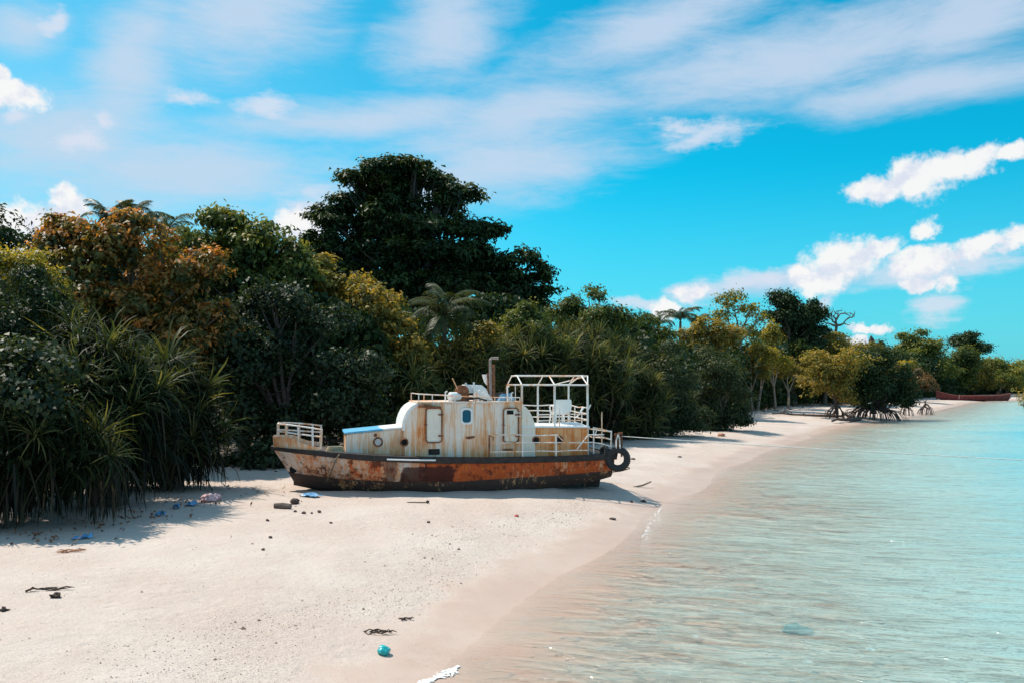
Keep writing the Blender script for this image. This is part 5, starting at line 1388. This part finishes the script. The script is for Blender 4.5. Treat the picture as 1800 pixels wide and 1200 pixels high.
def twigs(n, ln, r, seed, spread=0.3, ang=0.5):
    rg = np.random.default_rng(seed); mb = MB()
    for i in range(n):
        a = rg.normal(0, ang); p = Vector((rg.normal(0, spread), rg.normal(0, spread * .35), r)); d = Vector((math.cos(a), math.sin(a), rg.uniform(0, .12))) * ln * rg.uniform(.4, 1)
        mb.tube([p - d / 2, p + Vector((0, 0, rg.uniform(0, 0.05))), p + d / 2], [r, r * .8, r * .4], 5)
    return mb
spa = principled('dry_orange_palm_spathe', (0.40, 0.17, 0.09), 0.8, var=0.3, scale=9)
beach_thing('palm_spathe', 'dry orange palm flower stalk at the shadow edge on the left', 'leaf litter', 127, 969, twigs(12, 0.42, 0.011, 2, 0.10, 1.1), spa, 10)
beach_thing('stick', 'thin dark stick poking up beside the dry palm stalk', 'stick', 134, 958, MB().tube([(-.1, 0, 0), (.1, .05, .22)], [.014, .008], 5), wood)
beach_thing('driftwood_twig', 'brown bark strip on the sand at the left, longest of the twigs', 'driftwood', 94, 1035, twigs(6, 0.45, 0.014, 5, 0.13, 0.35), weed, 12)
beach_thing('bark_piece', 'small dark bark piece left of the brown bark strip', 'driftwood', 53, 1038, twigs(2, 0.22, 0.02, 6, 0.03), weed, 5)
beach_thing('seaweed_clump', 'dark dry seaweed clump on the sand at the left', 'seaweed', 99, 1049, lump(0.075, 8, 2, 0.6, 0.5), weed, 0, 0.03)
beach_thing('seaweed_clump', 'dark seaweed tuft cut by the left edge of the sand', 'seaweed', 6, 1073, lump(0.065, 9, 2, 0.6, 0.5), weed, 0, 0.02)
beach_thing('twig_wrack', 'line of dark twigs on the tide mark above the teal ball', 'driftwood', 663, 1111, twigs(14, 0.22, 0.012, 7, 0.12), weed, -4)
beach_thing('twig_wrack', 'small knot of dark twigs on the tide mark, right of the longer twig line', 'driftwood', 716, 1088, twigs(8, 0.14, 0.012, 8, 0.05), weed, 8)
beach_thing('coconut', 'dark coconut husk half in the boat shadow', 'coconut', 518, 885, lump(0.13, 11, 3, 0.75, 0.1), husk, 0, 0.07)
beach_thing('driftwood_log', 'short grey log on the sand left of the coconut husk', 'driftwood', 497, 893, MB().tube([(-.24, .02, .07), (0, 0, .08), (.24, -.03, .07)], [.07, .085, .07], 9), M['dead'], -6)
BITS = ('dark bit just below the grey log and coconut husk', 'second dark bit in the row below the coconut husk', 'smallest dark bit in the row below the coconut husk', 'last and largest dark bit in the row below the coconut husk',
        'dark bit below and left of the grey log', 'dark bit alone on bright sand below the grey log', 'lowest of the dark bits under the grey log', 'dark bit right of the row below the coconut husk', 'dark bit on bright sand below the knobbed stick', '')
for i, (px, py, r) in enumerate(((519, 899, .05), (534, 902, .06), (548, 902, .04), (561, 900, .065), (470, 915, .05), (475, 945, .05), (463, 966, .04), (582, 919, .045), (753, 918, .05), (908, 906, 0))):
    if r: beach_thing('beach_pebble', BITS[i], 'pebble', px, py, lump(r, 20 + i, 1, .7, .3), husk, 0, r * .4, 'dark bits scattered on the mid beach')
beach_thing('plastic_scrap', 'small red plastic scrap on the bright sand before the hull', 'litter', 908, 907, lump(.07, 41, 1, .6, .3), redp, 0, .02)
beach_thing('stick', 'short stick with a dark knob on the sand below the hull patch', 'stick', 742, 884, MB().tube([(-.45, .1, .02), (.1, 0, .03)], [.012, .018], 5).add(*(lambda q: ([(x + .16, y, z + .05) for x, y, z in q.v], q.f))(lump(.06, 44, 1, .8, .2))), weed, 0)
beach_thing('stick', 'long weathered stick lying right of the boat stern shadow', 'stick', 1130, 856, MB().tube([(-.5, -.15, .05), (0, 0, .08), (.5, .22, .16)], [.035, .035, .025], 6), wood, 25)
beach_thing('husk_piece', 'dark red brown husk on the sand below the boat stern, longer one', 'coconut', 1131, 881, lump(.10, 51, 2, .45, .15), husk, 0, .02)
beach_thing('husk_piece', 'small round dark husk left of the longer husk near the stern', 'coconut', 1110, 882, lump(.055, 52, 2, .6, .15), husk, 0, .02)
beach_thing('stone', 'flat brown stone at the wet sand edge below the stern', 'stone', 1077, 912, lump(.10, 53, 2, .35, .15), husk, 0, .02)
beach_thing('husk_piece', 'brown coconut husk alone on the far open sand', 'coconut', 1268, 766, lump(.24, 54, 2, .6, .2), spa, 0, .08)
beach_thing('bark_piece', 'grey bark piece on the sand right of the tyre', 'driftwood', 1113, 807, lump(.10, 55, 2, .5, .2), M['dead'], 0, .03)
beach_thing('bark_piece', 'grey bark piece further out on the sand towards the water', 'driftwood', 1195, 803, lump(.09, 56, 2, .5, .2), M['dead'], 0, .03)
def seedling(label, px, py, seed):
    g = ground(px, py); t = thing('seedling', label, 'plant', g)
    P = rng.normal(0, 0.16, (60, 3)) + np.array([0, 0, 0.25]); P[:, 2] = np.abs(P[:, 2])
    V, Fc, tn = leaves(P, unit(rng.normal(0, 1, (60, 3)) + np.array([0, 0, 0.6])), 0.16, np.full(60, 0.3)); link('leaves', np_mesh('leaves', V, Fc, L['dark'], {'tint': tn}), t)
    MB().tube([(0, 0, -.05), (0.02, 0, .3)], .012, 5).build('stem', M['bark'], t)
seedling('dark seedling on the shaded sand under the mooring line', 1124, 767, 1)
seedling('low weed left of the dark seedling under the mooring line', 1098, 764, 2)
# fallen branches at the mangroves
def fallen(label, p0, p1, seed, r=0.16, name='fallen_branch', nb=7):
    a, b = ground(*p0), ground(*p1); rg = np.random.default_rng(seed); d = b - a
    t = thing(name, label, 'driftwood', (a + b) / 2); mb = MB()
    pts = [-(d / 2) + d * s + Vector((0, rg.normal(0, .12), r * .8 + abs(rg.normal(0, .08)))) for s in np.linspace(0, 1, 7)]
    mb.tube(pts, list(np.linspace(r * 0.5, r, 7)), 7); mb.build('log', M['root'], t)
    tw = MB()
    for i in range(nb):
        p = pts[rg.integers(1, 6)]; e = p + Vector((rg.normal(0, .7), rg.normal(0, .4), rg.uniform(.1, .5)))
        tw.tube([p, p.lerp(e, .5) + Vector((0, 0, .1)), e], [r * .35, r * .25, .02], 5)
    tw.build('twigs', M['root'], t)
fallen('long thin fallen branch lying across the sand left of the mangroves', (1357, 729), (1470, 733), 1, 0.14)
fallen('thick fallen log at the waterline in front of the mangrove roots', (1463, 743), (1512, 739), 2, 0.20, nb=3)
fallen('dark tangled branch between the short and the largest mangrove', (1455, 731), (1500, 735), 3, 0.17)
# litter bank under the far trees
def litter(name, label, pts, n, size):
    P = []
    for _ in range(n):
        i = rng.integers(0, len(pts)); px, py, rx, ry = pts[i]
        g = ground(px + rng.normal(0, rx), py + rng.normal(0, ry)); P.append((g.x, g.y, g.z + abs(rng.normal(0, 0.06)) + 0.01))
    P = np.array(P)
    V, Fc, t = leaves(P, unit(rng.normal(0, .5, (n, 3)) + np.array([0, 0, 1])), size, np.clip(rng.normal(.45, .25, n), 0, 1))
    tag(link(name, np_mesh(name, V, Fc, L['litter'], {'tint': t})), label, 'leaf litter', None, 'stuff')
litter('leaf_litter', 'reddish fallen leaves under the far trees', [(1450, 709, 22, 2), (1480, 708, 12, 1.5), (1350, 717, 22, 3), (1330, 720, 14, 3), (1400, 712, 20, 2)], 700, 0.35)
litter('pandanus_litter', 'dry leaf litter at the foot of the left pandanus', [(60, 945, 50, 5), (170, 925, 40, 5), (260, 905, 40, 5), (340, 885, 30, 4), (440, 862, 40, 4)], 170, 0.12)
# shell grit and bits along the tide mark
def grit():
    n = 9000; out = []
    X = rng.uniform(-11, 4.2, n * 4); Y = rng.uniform(9.5, 31, n * 4); d = shore_dist(X, Y)
    w = np.exp(-((d - 2.6 - 0.9 * wob(X, Y, 1.7)) / 0.7) ** 2) + 0.05 + 0.25 * (wob(X, Y, 1.1, 8) > 1.0)
    ok = (rng.random(n * 4) < w * 0.8) & (d > 1.1)
    X, Y = X[ok][:n], Y[ok][:n]; m = len(X)
    s = rng.uniform(0.006, 0.017, m) * (1 + (rng.random(m) > 0.97) * 1.6)
    c = np.stack([X, Y, terrain(X, Y)], -1)
    base = np.array([(1, 0, 0), (0, 1, 0), (-1, 0, 0), (0, -1, 0), (0, 0, .8), (0, 0, -.5)], float)
    V = c[:, None] + base[None] * s[:, None, None] * rng.uniform(0.6, 1.3, (m, 6, 1))
    f = np.array([(0, 1, 4), (1, 2, 4), (2, 3, 4), (3, 0, 4)]); Fc = (np.arange(m)[:, None, None] * 6 + f[None]).reshape(-1, 3)
    mt = leaf_mat('shell_grit', [(0.09, 0.06, 0.05), (0.20, 0.14, 0.11), (0.34, 0.26, 0.22), (0.6, 0.52, 0.46)], 0.8, 0.0, 0.3)
    tag(link('shell_grit', np_mesh('shell_grit', V.reshape(-1, 3), Fc, mt, {'tint': np.repeat(rng.random(m) ** 1.4, 6)})), 'shell grit and husk bits along the tide mark', 'gravel', None, 'stuff')
grit()
# foam at the waterline and scraps afloat
def foam(name, label, pts, w, n, seed):
    """a fading lace of small flat bubbles along a wave edge"""
    rg = np.random.default_rng(seed); P = [ground(*p) for p in pts]
    t = rg.random(n); ww = w * np.sin(math.pi * np.clip(t, 0.02, 0.98)) ** 0.6
    cum = np.linspace(0, 1, len(P)); x = np.interp(t, cum, [p.x for p in P]); y = np.interp(t, cum, [p.y for p in P])
    dx, dy = P[-1].x - P[0].x, P[-1].y - P[0].y; l = math.hypot(dx, dy)
    o = rg.normal(0, 0.30, n) * ww * (0.7 + 0.5 * np.sin(t * 11 + seed)); x = x + dy / l * o; y = y - dx / l * o
    z = np.maximum(terrain(x, y), 0) + 0.006 + rg.random(n) * 0.008
    s = rg.uniform(0.005, 0.022, n) * np.exp(-(np.abs(o) / (0.5 * w)) ** 2 * 0.5); k = 6; a = np.arange(k) * 2 * math.pi / k
    V = np.stack([x[:, None] + s[:, None] * np.cos(a) * 1.4, y[:, None] + s[:, None] * np.sin(a), np.repeat(z[:, None], k, 1)], -1)
    top = np.stack([x, y, z + s * 0.5], -1)[:, None]
    V = np.concatenate([V, top], 1).reshape(-1, 3)
    Fc = (np.arange(n)[:, None, None] * 7 + np.array([(i, (i + 1) % 6, 6) for i in range(6)])[None]).reshape(-1, 3)
    tag(link(name, np_mesh(name, V, Fc, principled('sea_foam', (0.82, 0.82, 0.80), 0.8, var=.05), None, True)), label, 'foam', None, 'stuff')
foam('foam', 'white foam of a small breaking ripple at the bottom edge', [(738, 1202), (765, 1192), (790, 1182), (806, 1170)], 0.24, 620, 1)
foam('foam', 'thin white foam at the waterline below the boat stern', [(1128, 945), (1140, 925), (1154, 905), (1162, 892)], 0.34, 110, 2)
for px, py, lab, mt, r in ((1530, 1138, 'larger white scrap floating beside an orange scrap', M['white'], .07), (1522, 1143, 'orange scrap floating beside a white scrap', spa, .045),
                           (1421, 1160, 'pale scrap floating nearest the bottom edge', M['milky'], .06), (1223, 1116, 'small white scrap floating left of the submerged dark patch', M['white'], .05)):
    g = ground(px, py); o = lump(r, int(px), 2, .12, .3).build('floating_scrap', mt); o.location = (g.x, g.y, -0.014); tag(o, lab, 'litter', 'scraps floating on the lagoon')
g = ground(1400, 1092); o = lump(0.24, 77, 3, .25, .2).build('sunken_stone', principled('algae_stone', (0.06, 0.22, 0.24), .8)); o.location = (g.x, g.y, tz(g.x, g.y) + 0.02)
tag(o, 'dark blue green stone lying under the clear water', 'stone')
